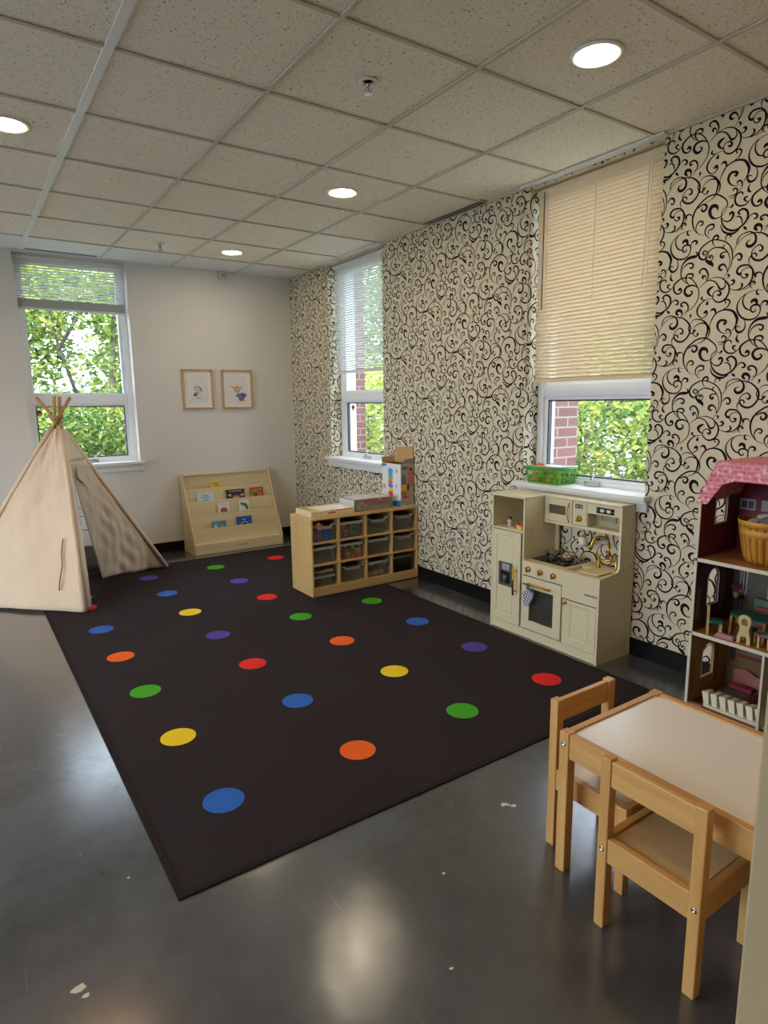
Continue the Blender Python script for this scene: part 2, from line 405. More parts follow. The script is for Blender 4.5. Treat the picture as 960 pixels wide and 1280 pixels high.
# ---- right wall: cream wallpaper with black scrolls cut as thin ribbons lying on it
STROKES=[(89,704,14,50,707,20,15,698,25,-11,677,31,-21,646,51,-13,617,62,7,594,62,33,583,62,59,585,51,76,598,39,83,618,39,79,637,56,64,645,67,46,641,62,41,626,56,51,614,51,63,618,39,59,626,22),
(18,698,22,6,684,39,4,660,51,17,636,56,36,625,39,43,625,22),
(41,654,56,46,665,101,60,664,118,66,650,73,64,641,28),
(84,636,22,87,649,45,98,656,67,110,652,79,113,643,73,107,639,45),
(66,711,28,61,702,56,63,692,62,70,687,39,74,691,17),
(108,604,28,114,601,45,119,594,67,114,584,90,98,583,112,77,581,101,58,569,73,44,550,51,40,526,39,44,501,45,55,483,34,71,467,22,86,457,14),
(45,520,17,51,540,34,68,554,51,85,557,56,99,551,62,101,540,67,94,532,67,85,537,34),
(86,459,17,73,474,45,68,492,62,74,504,62,89,508,62,102,503,67,104,494,56,98,487,39,90,491,22),
(69,330,14,95,336,22,115,350,28,131,370,34,138,389,39,139,419,39,128,444,39,112,468,39,90,487,39,69,493,39,45,492,51,25,482,62,10,468,73,8,449,73,16,431,67,32,422,56,47,427,56,49,437,73,42,445,90,36,440,73),
(137,431,17,123,444,39,102,452,62,78,449,84,67,435,90,68,421,95,81,407,95,96,407,84,106,418,62,100,427,39,95,425,22),
(16,585,22,22,567,34,20,546,51,9,534,73,-7,532,84,-18,544,67,-19,555,51,-9,559,39,0,553,17),
(-6,524,17,-12,510,56,-10,497,84,-1,489,45),
(252,459,17,269,485,22,283,511,28,288,543,34,284,574,45,273,599,45,253,619,45,230,631,39,202,640,39,183,641,45,162,633,51,141,620,56,128,601,67,127,583,73,136,568,73,151,561,62,165,565,45,173,577,39,168,592,39,155,600,45,146,594,56,149,584,51,159,582,22),
(267,485,17,277,517,22,274,550,28,261,578,39,241,595,51,219,603,45,194,604,39,173,592,39,162,581,34,161,566,51,167,552,90,184,541,146,197,528,84,194,518,14),
(186,548,22,195,555,34,196,565,39,188,573,51,180,568,73,185,562,34),
(203,610,17,193,622,34,189,639,51,194,653,67,208,658,67,215,650,62,213,641,51,203,641,22),
(261,575,34,245,577,45,234,571,67,233,560,79,242,554,79,248,559,56,242,564,28),
(241,596,56,244,607,39,251,609,14),
(267,485,17,266,498,28,258,515,51,247,523,73,234,520,90,229,510,90,235,501,73,243,499,51,246,505,17),
(291,540,22,300,550,39,313,558,62,326,551,79,329,538,67,323,529,62,315,530,51,313,537,28),
(266,457,14,275,461,28,279,468,67,274,473,56),
(176,461,22,180,479,45,176,498,62,163,516,67,149,520,62,136,512,62,137,504,51,144,499,22),
(173,459,22,169,478,34,162,487,56,153,484,90,155,475,51),
(141,434,17,159,450,22,179,461,34,197,460,39,217,449,45,230,432,56,239,417,73,250,413,79,261,419,56,265,431,39,261,445,22),
(183,465,17,202,470,22,227,469,34,249,460,39,270,441,56,282,421,62,284,398,62,277,378,62,265,364,67,246,356,62,227,360,51,212,374,39,208,388,34,213,403,34,226,409,39,240,405,56,246,394,84,239,387,84,231,392,39),
(213,432,17,197,426,95,185,415,112,188,401,79,200,390,51,211,387,22),
(263,321,22,281,329,39,291,346,56,290,356,56,280,363,51,269,360,45,272,348,34,277,350,17),
(-45,273,17,-35,309,22,-17,319,28,8,321,39,27,311,56,38,293,73,36,271,95,19,258,107,3,263,90,0,277,56,14,286,22),
(-57,252,17,-45,273,22,-34,289,22,-10,306,22,18,312,34,46,310,39,71,300,51,93,281,62,107,258,67,106,230,62,93,207,67,73,192,73,51,192,73,32,204,67,25,221,45,29,240,34,44,253,34,59,256,45,71,242,62,67,231,79,58,231,45),
(28,221,39,38,226,45,47,216,51,44,208,22),
(25,218,51,15,202,39,18,182,17),
(107,276,22,125,289,28,146,289,39,169,281,51,188,263,67,196,238,73,192,214,62,185,193,45,168,181,28,143,171,14),
(123,237,22,128,253,22,145,266,34,165,270,45,185,263,56,200,248,56,206,229,51,203,210,39,196,198,17),
(106,230,39,121,226,51,129,236,90,134,239,56),
(124,225,22,131,214,28,143,210,39,148,220,73),
(107,274,22,98,256,34,102,239,39,109,227,34),
(145,28,14,117,40,22,97,61,34,86,87,56,83,115,67,89,140,67,102,161,67,122,179,62,144,193,56,170,199,56,196,195,51,220,179,51,238,162,45,246,145,39,244,126,28,234,108,22,221,96,28,198,91,45,180,98,84,168,115,112,166,135,129,177,149,135,194,146,112,202,135,73,200,124,17),
(106,156,34,123,165,51,137,167,67,149,155,84,145,142,84,134,137,79,124,146,56,129,154,22),
(112,46,17,103,63,28,105,80,45,116,94,56,131,93,62,136,83,56,129,75,45,123,79,22),
(244,136,22,225,118,28,222,91,39,228,64,51,249,35,67,283,20,73,310,27,67,335,47,67,343,73,73,334,95,73,315,104,67,299,94,73,306,84,45),
(222,59,22,232,31,56,256,13,73,284,8,73,308,19,28),
(224,87,22,235,73,39,253,65,51,269,71,67,277,87,79,272,100,84,261,98,73,263,90,28),
(287,74,17,301,77,45,315,64,51,319,43,34),
(343,54,22,355,69,34,371,73,51,383,62,67,380,52,73,370,51,34),
(70,311,17,86,334,34,90,353,56,81,371,62,65,378,62,52,372,67,56,360,67,65,363,28),
(47,300,17,58,313,34,60,329,73,50,341,107,36,342,112,31,330,101,39,322,62),
(-8,329,14,-7,337,51,-15,340,56),
(98,297,14,105,303,39,105,312,73),
(205,377,17,185,377,22,166,370,39,147,354,56,137,334,67,140,314,56,151,300,45,166,292,34,180,299,39,187,311,62,182,321,101,174,316,67),
(161,392,34,154,387,67,159,378,51,171,375,17),
(187,370,17,185,362,62,184,356,90),
(228,304,28,227,317,73,220,327,84,209,326,62,205,319,22),
(205,229,17,204,256,22,211,277,39,226,302,51,244,313,51,266,318,51,288,316,67,310,306,79,324,287,101,331,269,95,328,246,62,319,229,34,311,221,17),
(298,215,17,280,211,22,260,218,39,245,236,73,242,255,95,251,270,95,267,272,84,280,264,95,276,254,84,271,256,51),
(293,184,17,305,198,34,306,214,51,297,227,56,287,228,62,284,221,45),
(244,175,14,266,173,28,282,177,45,287,190,56,278,200,56,268,199,51,269,192,34),
(309,163,22,313,170,45,304,178,51,291,176,51,281,164,56,280,145,67,289,129,62,306,119,56,325,119,51,340,128,34,352,140,14),
(251,165,14,267,163,28,280,172,22),
(340,130,17,328,134,45,321,145,73,328,151,62,334,149,34),
(252,130,14,264,122,39,270,130,73),
(333,474,51,328,467,79,320,469,79,313,480,73,318,494,73,330,502,67,351,502,62,366,497,56,381,479,62,385,458,67,382,436,62,371,418,51,354,405,39,334,398,34,318,399,34,297,404,22,285,413,14),
(370,490,28,389,467,28,395,444,22,386,418,22,369,403,20,349,395,14),
(372,487,22,354,489,28,340,483,28,333,472,28,334,459,34,345,447,39,358,449,56,361,459,84,353,461,56),
(388,395,14,376,409,39,378,422,45,389,426,51,398,419,56,395,413,28),
(82,124,22,72,137,39,58,139,62,48,132,79,52,123,39),
(284,425,22,297,427,51,304,436,79,300,445,79,292,445,39),
(320,400,22,336,405,51,342,417,73,337,426,39),
(174,6,17,151,32,39,151,54,51,166,68,62,187,67,67,189,52,51,177,45,22),
(165,25,17,167,45,34,185,48,45),
(251,626,22,250,641,39,258,649,45,272,645,51,274,639,39,266,635,14),
(333,13,17,336,21,51,329,24,45),
(299,-39,17,308,-15,22,329,-3,28,355,-1,28)]
def catmull(pts, sub):
    out = []
    n = len(pts)
    for i in range(n-1):
        p0, p1, p2, p3 = pts[max(i-1, 0)], pts[i], pts[i+1], pts[min(i+2, n-1)]
        for k in range(sub):
            t = k/sub
            out.append(tuple(.5*((2*b)+(-a+c)*t+(2*a-5*b+4*c-d)*t*t+(-a+3*b-3*c+d)*t**3) for a, b, c, d in zip(p0, p1, p2, p3)))
    out.append(tuple(pts[-1]))
    return out
RIB = []
for s in STROKES:
    pts = [(s[i]/1000, s[i+1]/1000, s[i+2]*1.32/10000) for i in range(0, len(s), 3)]
    RIB.append(catmull(pts, 4))
PS, PZ = .694, .643
def scroll_pattern(mb, inside, mapf, s0, s1, z0, z1, mi):
    """ribbons of the pattern over the strip s0..s1 x z0..z1; inside(s,z) clips, mapf(s,z) puts a point on the surface"""
    cells = []
    for i in range(int(math.floor((s0-1)/PS)), int(math.ceil((s1+1)/PS))+1):
        for j in range(-4, 5):
            cells.append((i*PS, j*PZ)); cells.append((i*PS+PS/2, j*PZ+PZ/2))
    for (a, b) in cells:
        if a+.75 < s0 or a-.15 > s1: continue
        for R in RIB:
            n = len(R); run = []
            L = []
            for i, (s, z, w) in enumerate(R):
                q0 = R[max(i-1, 0)]; q1 = R[min(i+1, n-1)]
                dx, dz = q1[0]-q0[0], q1[1]-q0[1]; d = math.hypot(dx, dz) or 1
                nx, nz = -dz/d*w*.5, dx/d*w*.5
                L.append(((a+s+nx, b+1.5+z+nz), (a+s-nx, b+1.5+z-nz), (a+s, b+1.5+z)))
            for i in range(n-1):
                c = ((L[i][2][0]+L[i+1][2][0])/2, (L[i][2][1]+L[i+1][2][1])/2)
                if not inside(*c): continue
                q = [L[i][0], L[i][1], L[i+1][1], L[i+1][0]]
                mb.add([mapf(*p) for p in q], [(0, 1, 2, 3)], mi)
            # round ball end
            s, z, w = R[-1]; c = (a+s, b+1.5+z)
            if w > .0015 and inside(*c):
                r = w*.62; k = 8
                mb.add([mapf(c[0]+r*cos(2*pi*t/k), c[1]+r*sin(2*pi*t/k)) for t in range(k)], [tuple(range(k))], mi)
wr = MB()
def strip(y0, y1, z0, z1): wr.box(XR, 3.22, y0, y1, z0, z1, 0)
strip(.15, W2[0], 0, HC); strip(W2[1], W1[0], 0, HC); strip(W1[1], YB+.12, 0, HC)
for w in (W1, W2): strip(w[0], w[1], 0, ZS); strip(w[0], w[1], ZT, HC)
EPS = .0012
def in_wall(s, z):
    y = 1.9-s
    if z < BH or z > HC-.004 or y < .16 or y > YB-.004: return False
    for w in (W1, W2):
        if w[0]-.001 < y < w[1]+.001 and ZS < z < ZT: return False
    return True
scroll_pattern(wr, in_wall, lambda s, z: (XR-EPS, 1.9-s, z), 1.9-YB, 1.9-.15, 0, HC, 1)
for w in (W1, W2):
    for edge, sg in ((w[1], -1), (w[0], 1)):
        s_e = 1.9-edge
        # the paper turns the corner into the recess
        ins = (lambda s, z, s_e=s_e, sg=sg: ZS < z < ZT and 0 < (s-s_e)*(-sg) < .12)
        ins2 = (lambda s, z, s_e=s_e, sg=sg: ZS < z < ZT and 0 < (s-s_e)*(1 if sg < 0 else -1) < .12)
        mp = (lambda s, z, e=edge, s_e=s_e, sg=sg: (XR+abs(s-s_e), e+sg*EPS, z))
        scroll_pattern(wr, ins2, mp, s_e-.12, s_e+.12, 0, HC, 1)
wright = wr.build('wall_right', [M['paper'], M['ink']]); tag(wright, kind='structure')
# exterior brick skin with deep window reveals
eb = MB()
def bstrip(y0, y1, z0, z1, x1=3.44): eb.box(3.32, x1, y0, y1, z0, z1)
bstrip(.15, W2[0]-.02, -.4, 3.1); bstrip(W2[1]+.02, W1[0]-.02, -.4, 3.1); bstrip(W1[1]+.02, YB+.5, -.4, 3.1)
for w in (W1, W2): bstrip(w[0]-.02, w[1]+.02, -.4, ZS-.03); bstrip(w[0]-.02, w[1]+.02, ZT+.03, 3.1)
eb.box(3.44, 3.58, W2[1]+.02, W2[1]+.42, -.4, 3.1)
tag(eb.build('wall_exterior', M['brick']), kind='structure')

# ---- back wall
wb = MB()
wb.box(XL-.12, WB[0], YB, 6.33, 0, HC); wb.box(WB[1], XR+.2, YB, 6.33, 0, HC)
wb.box(WB[0], WB[1], YB, 6.33, 0, ZS); wb.box(WB[0], WB[1], YB, 6.33, ZT, HC)
tag(wb.build('wall_back', M['wall']), kind='structure')
eb2 = MB()
eb2.box(XL-.12, WB[0]-.03, 6.40, 6.56, -.4, 3.1); eb2.box(WB[1]+.03, XR+.1, 6.40, 6.56, -.4, 3.1)
eb2.box(WB[0]-.03, WB[1]+.03, 6.40, 6.56, -.4, ZS-.03); eb2.box(WB[0]-.03, WB[1]+.03, 6.40, 6.56, ZT+.03, 3.1)
tag(eb2.build('wall_exterior', M['brick']), kind='structure')
LW = (.9, 5.3, .35, 2.45)  # opening added in the unseen left wall to let fill daylight in
wl = MB(); wl.box(XL-.12, XL, YF-.12, LW[0], 0, HC); wl.box(XL-.12, XL, LW[1], YB, 0, HC); wl.box(XL-.12, XL, LW[0], LW[1], 0, LW[2]); wl.box(XL-.12, XL, LW[0], LW[1], LW[3], HC)
tag(wl.build('wall_left', M['wall']), kind='structure')
tag(MB().box(XL, XR+.1, YF-.12, YF, 0, HC).build('wall_front', M['wall']), kind='structure')
# the wall end beside the camera (side of the opening the photograph is taken from)
tag(MB().box(.702, XR, .10, .30, 0, HC).build('wall_near', plain('beige_wall_end_paint', rgb(184, 164, 124), .6, var=.02), bevel=.004), kind='structure')
tag(MB().box(XR, XR+.15, YF-.12, .15, 0, HC).build('wall_side', M['wall']), kind='structure')

# ---- baseboards
bb = MB().box(XL, 2.99, YB-.008, YB, 0, BH).build('baseboard_back', M['base']); tag(bb, kind='structure')
bb = MB().box(XR-.008, XR, .30, YB-.008, 0, BH).build('baseboard_right', M['base']); tag(bb, kind='structure')
tag(MB().box(XL, XL+.008, YF, YB-.008, 0, BH).build('baseboard_left', M['base']), kind='structure')

# ---- ceiling: 24 inch tiles in a bar grid
A = .61; GX = .612; GY = 2.0208; YP = GY+6*A
cl = MB().box(XL-.1, XR+.15, YF-.1, YB+.15, HC, HC+.05, 0)
ceil = cl.build('ceiling', [M['tile']]); tag(ceil, kind='structure')
MB().box(XL, XR-.001, YP, YB-.001, HC-.006, HC-.001).build('edge_panel', M['edge_panel'], ceil)
g = MB(); gw = MB()
for i in range(-6, 4):
    x = GX+i*A
    if i == 0: gw.box(x-.017, x+.017, YF, YB-.002, HC-.010, HC-.002)
    else: g.box(x-.009, x+.009, YF, YB-.002, HC-.0085, HC-.002)
for j in range(-7, 7):
    y = GY+j*A
    g.box(XL, XR-.002, y-.008, y+.008, HC-.0078, HC-.002)
g.box(XR-.016, XR-.001, .3, YB-.002, HC-.010, HC-.001)
g.build('grid_bar', M['grid'], ceil)
gw.build('main_bar', M['grid_white'], ceil)
# valance boards above the window recesses
vb = MB()
for w in (W1, W2): vb.box(XR-.05, XR-.002, w[0]-.02, w[1]+.04, HC-.014, HC-.003)
vb.box(WB[0]-.03, WB[1]+.02, YB-.03, YB-.002, HC-.012, HC-.003)
vb.build('window_head_strip', M['white_trim'], ceil)
# slot diffusers
def slot(label, x0, x1, y0, y1):
    t = thing('slot_diffuser', label, 'air vent', ((x0+x1)/2, (y0+y1)/2, HC-.012))
    if x1-x0 < y1-y0:
        MB().box(x0, x1, y0, y1, HC-.0105, HC-.0015).build('frame', M['grid'], t)
        m = MB(); w = (x1-x0)
        m.box(x0+w*.12, x0+w*.40, y0+.01, y1-.01, HC-.012, HC-.0105); m.box(x0+w*.6, x0+w*.88, y0+.01, y1-.01, HC-.012, HC-.0105)
    else:
        MB().box(x0, x1, y0, y1, HC-.0105, HC-.0015).build('frame', M['grid'], t)
        m = MB(); w = (y1-y0)
        m.box(x0+.01, x1-.01, y0+w*.12, y0+w*.40, HC-.012, HC-.0105); m.box(x0+.01, x1-.01, y0+w*.6, y0+w*.88, HC-.012, HC-.0105)
    m.build('slot', M['black'], t)
slot('narrow dark slot air diffuser in the ceiling along the scroll wallpaper wall', 2.945, 3.012, 3.21, 3.82)
slot('narrow slot air diffuser in the ceiling above the back window', .64, 1.19, 6.075, 6.105)

# ------------------------------------------------------------------ windows
def window(name, wall, a0, a1, depth):
    """wall 'x': opening on the right wall, a = y; wall 'y': opening on the back wall, a = x. depth = inner frame plane"""
    def B(mb, u0, u1, d0, d1, z0, z1, mi=0):
        if wall == 'x': mb.box(d0, d1, u0, u1, z0, z1, mi)
        else: mb.box(u0, u1, d0, d1, z0, z1, mi)
    d = depth; t = thing(name, None, None, ((d, (a0+a1)/2, ZS) if wall == 'x' else ((a0+a1)/2, d, ZS)))
    tag(t, kind='structure')
    f = MB(); e = .045
    B(f, a0, a0+e, d, d+.10, ZS, ZT); B(f, a1-e, a1, d, d+.10, ZS, ZT)
    B(f, a0+e, a1-e, d, d+.10, ZT-e, ZT); B(f, a0+e, a1-e, d, d+.10, ZS, ZS+.03)
    B(f, a0+e, a1-e, d+.003, d+.10, 1.436, 1.512)
    f.build('window_frame', M['vinyl'], t, bevel=.003)
    # upper sash and lower sash
    u = MB(); k = .028
    for (z0, z1) in ((1.512, ZT-e), (ZS+.03, 1.436)):
        kk = k
        B(u, a0+e, a0+e+kk, d+.02, d+.06, z0, z1); B(u, a1-e-kk, a1-e, d+.02, d+.06, z0, z1)
        B(u, a0+e+kk, a1-e-kk, d+.02, d+.06, z1-.02, z1); B(u, a0+e+kk, a1-e-kk, d+.02, d+.06, z0, z0+.02)
    u.build('sash', M['vinyl'], t, bevel=.002)
    gk = MB(); q0, q1 = a0+e+k, a1-e-k; z0, z1 = ZS+.05, 1.416; g = .009
    B(gk, q0, q0+g, d+.022, d+.05, z0, z1); B(gk, q1-g, q1, d+.022, d+.05, z0, z1)
    B(gk, q0+g, q1-g, d+.022, d+.05, z1-g, z1); B(gk, q0+g, q1-g, d+.022, d+.05, z0, z0+g)
    plab(gk.build('gasket', M['gasket'], t), 'dark gasket round the lower pane')
    for (z0, z1) in ((1.532, ZT-e-.02), (ZS+.05, 1.416)):
        p = MB(); B(p, q0, q1, d+.036, d+.040, z0, z1); p.build('pane', M['glass'], t)
    # outside lining between frame and brick
    o = MB(); s = d+.10
    B(o, a0-.02, a0, s, s+.07, ZS-.03, ZT+.03); B(o, a1, a1+.02, s, s+.07, ZS-.03, ZT+.03); B(o, a0-.02, a1+.02, s, s+.07, ZS-.05, ZS); B(o, a0-.02, a1+.02, s, s+.07, ZT, ZT+.03)
    o.build('outside_lining', M['white_trim'], t)
    # stool board and apron
    w0 = XR if wall == 'x' else YB
    st = MB(); B(st, a0-.0, a1+.0, w0, d+.02, ZS-.022, ZS+.004); B(st, a0-.04, a1+.04, w0-.062, w0, ZS-.022, ZS+.004)
    plab(st.build('window_sill', M['white_trim'], t, bevel=.004), 'white painted sill board')
    ap = MB(); B(ap, a0-.03, a1+.03, w0-.022, w0-.0005, ZS-.085, ZS-.022); B(ap, a0-.03, a1+.03, w0-.034, w0-.022, ZS-.04, ZS-.022)
    ap.build('sill_apron', M['white_trim'], t, bevel=.003)
    # casement crank
    c = (a0+a1)/2
    m = MB()
    if wall == 'x':
        m.obox((d-.012, c-.02, ZS+.018), (.014, .05, .012), 0); m.lathe((d-.02, c-.01, ZS+.028), [(.011, 0), (.010, .012), (.0, .014)], 12)
        m.tube([(d-.02, c-.01, ZS+.036), (d-.026, c-.03, ZS+.06), (d-.03, c-.055, ZS+.075)], .0055, 8); m.lathe((d-.03, c-.057, ZS+.074), [(0, -.004), (.009, 0), (.009, .012), (0, .016)], 10)
    else:
        c = a0+.55*(a1-a0)
        m.obox((c, d-.012, ZS+.018), (.05, .014, .012), 0); m.tube([(c, d-.02, ZS+.03), (c+.03, d-.026, ZS+.06), (c+.055, d-.03, ZS+.08)], .0055, 8)
        m.lathe((c+.057, d-.03, ZS+.08), [(0, -.004), (.009, 0), (.009, .012), (0, .016)], 10)
    plab(m.build('crank_handle', M['chrome'], t), 'grey metal crank handle')
    return t
wl = thing('added_fill_window', None, None, (XL, (LW[0]+LW[1])/2, LW[2])); tag(wl, kind='structure')  # unseen glazing added so the room is lit from the left
m = MB(); e = .05
for k in range(5):
    y = LW[0]+(LW[1]-LW[0]-e)*k/4; m.box(XL-.09, XL-.03, y, y+e, LW[2], LW[3])
m.box(XL-.085, XL-.035, LW[0], LW[1], LW[2], LW[2]+e); m.box(XL-.085, XL-.035, LW[0], LW[1], LW[3]-e, LW[3])
m.build('window_frame', M['vinyl'], wl)
MB().box(XL-.062, XL-.058, LW[0], LW[1], LW[2], LW[3]).build('pane', M['glass'], wl)
window('window_1', 'y', WB[0], WB[1], 6.285)
window('window_2', 'x', W1[0], W1[1], 3.15)
window('window_3', 'x', W2[0], W2[1], 3.15)

def blind(label, wall, a0, a1, d, ztop, zbot, pitch, tilt, mat, stack=0, wand=None, cords=()):
    t = thing('window_blind', label, 'blind', ((d, (a0+a1)/2, ztop) if wall == 'x' else ((a0+a1)/2, d, ztop)))
    def P(u, dd, z): return (dd, u, z) if wall == 'x' else (u, dd, z)
    def B(mb, u0, u1, d0, d1, z0, z1, mi=0):
        if wall == 'x': mb.box(d0, d1, u0, u1, z0, z1, mi)
        else: mb.box(u0, u1, d0, d1, z0, z1, mi)
    h = MB(); B(h, a0, a1, d-.017, d+.017, ztop-.03, ztop); h.build('headrail', mat, t, bevel=.002)
    s = MB(); z = ztop-.045; hw = .0125
    zl = zbot+.018+stack
    while z > zl:
        pr = []
        for k in range(5):
            x = -1+2*k/4; c = .0026*(1-x*x)
            dd = d+hw*x*cos(tilt)-c*sin(tilt)*0; zz = z+hw*x*sin(tilt)+c*cos(tilt)
            pr.append((dd, zz))
        n = len(pr); vs = [P(a0+.004, a, b) for a, b in pr]+[P(a1-.004, a, b) for a, b in pr]
        vs += [P(a0+.004, a, b-.0005) for a, b in pr]+[P(a1-.004, a, b-.0005) for a, b in pr]
        fs = [(k, k+1, n+k+1, n+k) for k in range(n-1)]+[(2*n+k, 3*n+k, 3*n+k+1, 2*n+k+1) for k in range(n-1)]
        s.add(vs, fs, 0, True); z -= pitch
    if stack:
        zz = zbot+.016
        while zz < zbot+.016+stack:
            B(s, a0+.004, a1-.004, d-.0125, d+.0125, zz, zz+.0015); zz += .0032
    s.build('slats', mat, t)
    b = MB(); B(b, a0+.002, a1-.002, d-.013, d+.013, zbot, zbot+.015); b.build('bottom_rail', mat, t, bevel=.003)
    for f in (.10, .5, .90):
        u = a0+(a1-a0)*f
        for s2 in (-.0135, .0135): MB().tube([P(u, d+s2, ztop-.03), P(u, d+s2, zbot+.01)], .0008, 5).build('ladder_cord', M['white'], t)
    if wand:
        MB().tube([P(wand[0], d-.022, ztop-.02), P(wand[0], d-.024, wand[1])], .004, 8).build('tilt_wand', colmat('clear_grey_wand', 120, 112, 96, .3), t)
    for path in cords:
        MB().tube(path, .0020, 6).build('lift_cord', M['white'], t)
    return t
cream = slatmat('cream_blind_slats', rgb(238, 220, 190))
pale = slatmat('white_blind_slats', rgb(232, 232, 228))
blind('wide cream venetian blind nearly closed over the window behind the toy kitchen', 'x', 1.990, 2.845, 3.09, 2.655, 1.525, .0222, radians(-47), cream, 0,
      wand=(2.78, 1.96), cords=([(3.074, 2.09, 2.63), (3.073, 2.10, 2.0)],))
blind('white venetian blind drawn two thirds down on the window above the low cubby shelf', 'x', 4.50, 5.34, 3.09, 2.655, 1.685, .0215, radians(-22), pale, 0,
      cords=([(3.074, 4.55, 2.63), (3.073, 4.56, 1.9)],))
blind('short white venetian blind raised high on the back wall window behind the tent', 'y', .562, 1.420, 6.235, 2.652, 2.225, .0215, radians(-16), pale, .062,
      cords=([(.60, 6.218, 2.63), (.602, 6.219, 1.4), (.607, 6.22, .98)], [(1.40, 6.216, 2.63), (1.402, 6.15, .925), (1.437, 6.105, .905), (1.445, 6.098, .78), (1.46, 6.10, .69), (1.475, 6.11, .74), (1.455, 6.11, .66)]))
# ------------------------------------------------------------------ recessed lights, sprinklers, wall sensor
def downlight(x, y, label, warm=False):
    t = thing('recessed_light', label, 'ceiling light', (x, y, HC), 'round recessed ceiling lights')
    MB().lathe((x, y, HC), [(.098, -.002), (.100, -.005), (.096, -.009), (.080, -.0085), (.077, -.004)], 40).build('trim_ring', M['white'], t)
    m = MB().lathe((x, y, HC), [(.077, -.0042), (.06, -.0058), (.03, -.0066), (.0001, -.0068)], 36)
    m.build('diffuser', M['lamp_warm' if warm else 'lamp_cool'], t)
    return t
downlight(2.140, 1.705, 'large round recessed light nearest the camera, beside the big cream blind')
downlight(2.131, 3.557, 'round recessed light in the middle of the right row, above the cubby shelf')
downlight(2.121, 5.380, 'farthest round recessed light, small, nearest the back wall')
downlight(.353, 3.547, 'warm orange recessed light cut by the left edge of the photo', True)
for (x, y) in ((.353, 1.705), (-1.43, 3.55), (-1.43, 1.705), (-1.43, 5.38)):  # unseen downlights added as fill light for the room
    downlight(x, y, 'round recessed fill light added outside the frame', x < .5)
def sprinkler(x, y, label, ring=True):
    t = thing('fire_sprinkler', label, 'sprinkler', (x, y, HC), 'ceiling sprinklers')
    m = MB().lathe((x, y, HC), [(.020, -.004), (.036, -.004), (.038, -.009), (.034, -.012), (.026, -.011), (.020, -.004)], 28)
    m.build('escutcheon', M['white'], t)
    b = MB().tube([(x, y, HC-.003), (x, y, HC-.030)], .009, 12)
    for s in (-1, 1): b.tube([(x+s*.009, y, HC-.026), (x+s*.013, y, HC-.040), (x+s*.003, y, HC-.052)], .0022, 6)
    b.tube([(x, y, HC-.03), (x, y, HC-.052)], .003, 8)
    b.build('head', M['steel'], t)
    d = MB().lathe((x, y, HC-.053), [(.015, 0), (.015, .0015), (.0001, .0018)], 20)
    for k in range(12):
        a = 2*pi*k/12; d.obox((x+.017*cos(a), y+.017*sin(a), HC-.0525), (.004, .0016, .0007), a)
    d.build('deflector', M['steel'], t)
sprinkler(1.527, 2.33, 'chrome fire sprinkler with shiny ring in the nearer ceiling tile')
sprinkler(1.528, 5.391, 'small fire sprinkler hanging from the ceiling near the back window')
t = thing('wall_sensor', 'small beige box high on the back wall just under the ceiling', 'sensor', (2.32, YB, 2.60))
MB().box(2.275, 2.365, YB-.045, YB-.001, 2.605, 2.672).build('housing', colmat('aged_beige_plastic', 196, 188, 168), t, bevel=.006)
m = MB().box(2.295, 2.345, YB-.0475, YB-.045, 2.622, 2.655); m.build('grille', colmat('beige_grille', 168, 160, 140), t)

# ------------------------------------------------------------------ carpet with coloured spots
cm = MB(); X0, X1, Y0, Y1 = .398, 2.705, 1.668, 5.690; CZ = .004
cm.box(X0, X1, Y0, Y1, 0.0004, CZ, 0)
for (a, b, c, d) in ((X0, X1, Y0, Y0+.022), (X0, X1, Y1-.022, Y1), (X0, X0+.022, Y0+.022, Y1-.022), (X1-.022, X1, Y0+.022, Y1-.022)):
    cm.box(a, b, c, d, CZ, CZ+.0016, 1)
K = dict(b=rgb(32, 98, 192), o=rgb(240, 98, 8), g=rgb(60, 166, 12), r=rgb(230, 26, 20), y=rgb(236, 206, 8), p=rgb(80, 58, 164))
dm = [plain('carpet_dot_'+k, v, .9, bump=.4, bscale=400, var=.06) for k, v in K.items()]
rows = ['bogr', 'ybyp', 'grob', 'opgg', 'byro', 'rbpy', 'gpgr']
for j, row in enumerate(rows):
    for i, ch in enumerate(row):
        x = .6699+i*.5719-j*.5406*.0069; y = 2.0442+j*.5406+i*.5719*.0069
        n = 48; r = .074
        vs = [(x, y, CZ+.0016)]+[(x+r*cos(2*pi*k/n), y+r*sin(2*pi*k/n), CZ+.0012) for k in range(n)]
        cm.add(vs, [(0, k+1, (k+1) % n+1) for k in range(n)], 2+list(K).index(ch))
carpet_m = plain('black_brown_carpet_pile', rgb(50, 43, 46), .95, bump=.8, bscale=500, var=.14, vscale=3, spec=.15)
carpet_b = plain('carpet_bound_edge', rgb(40, 34, 37), .9, bump=.4, bscale=300, spec=.15)
tag(cm.build('carpet', [carpet_m, carpet_b]+dm), 'large black carpet with rows of coloured round spots on the concrete floor', 'carpet')

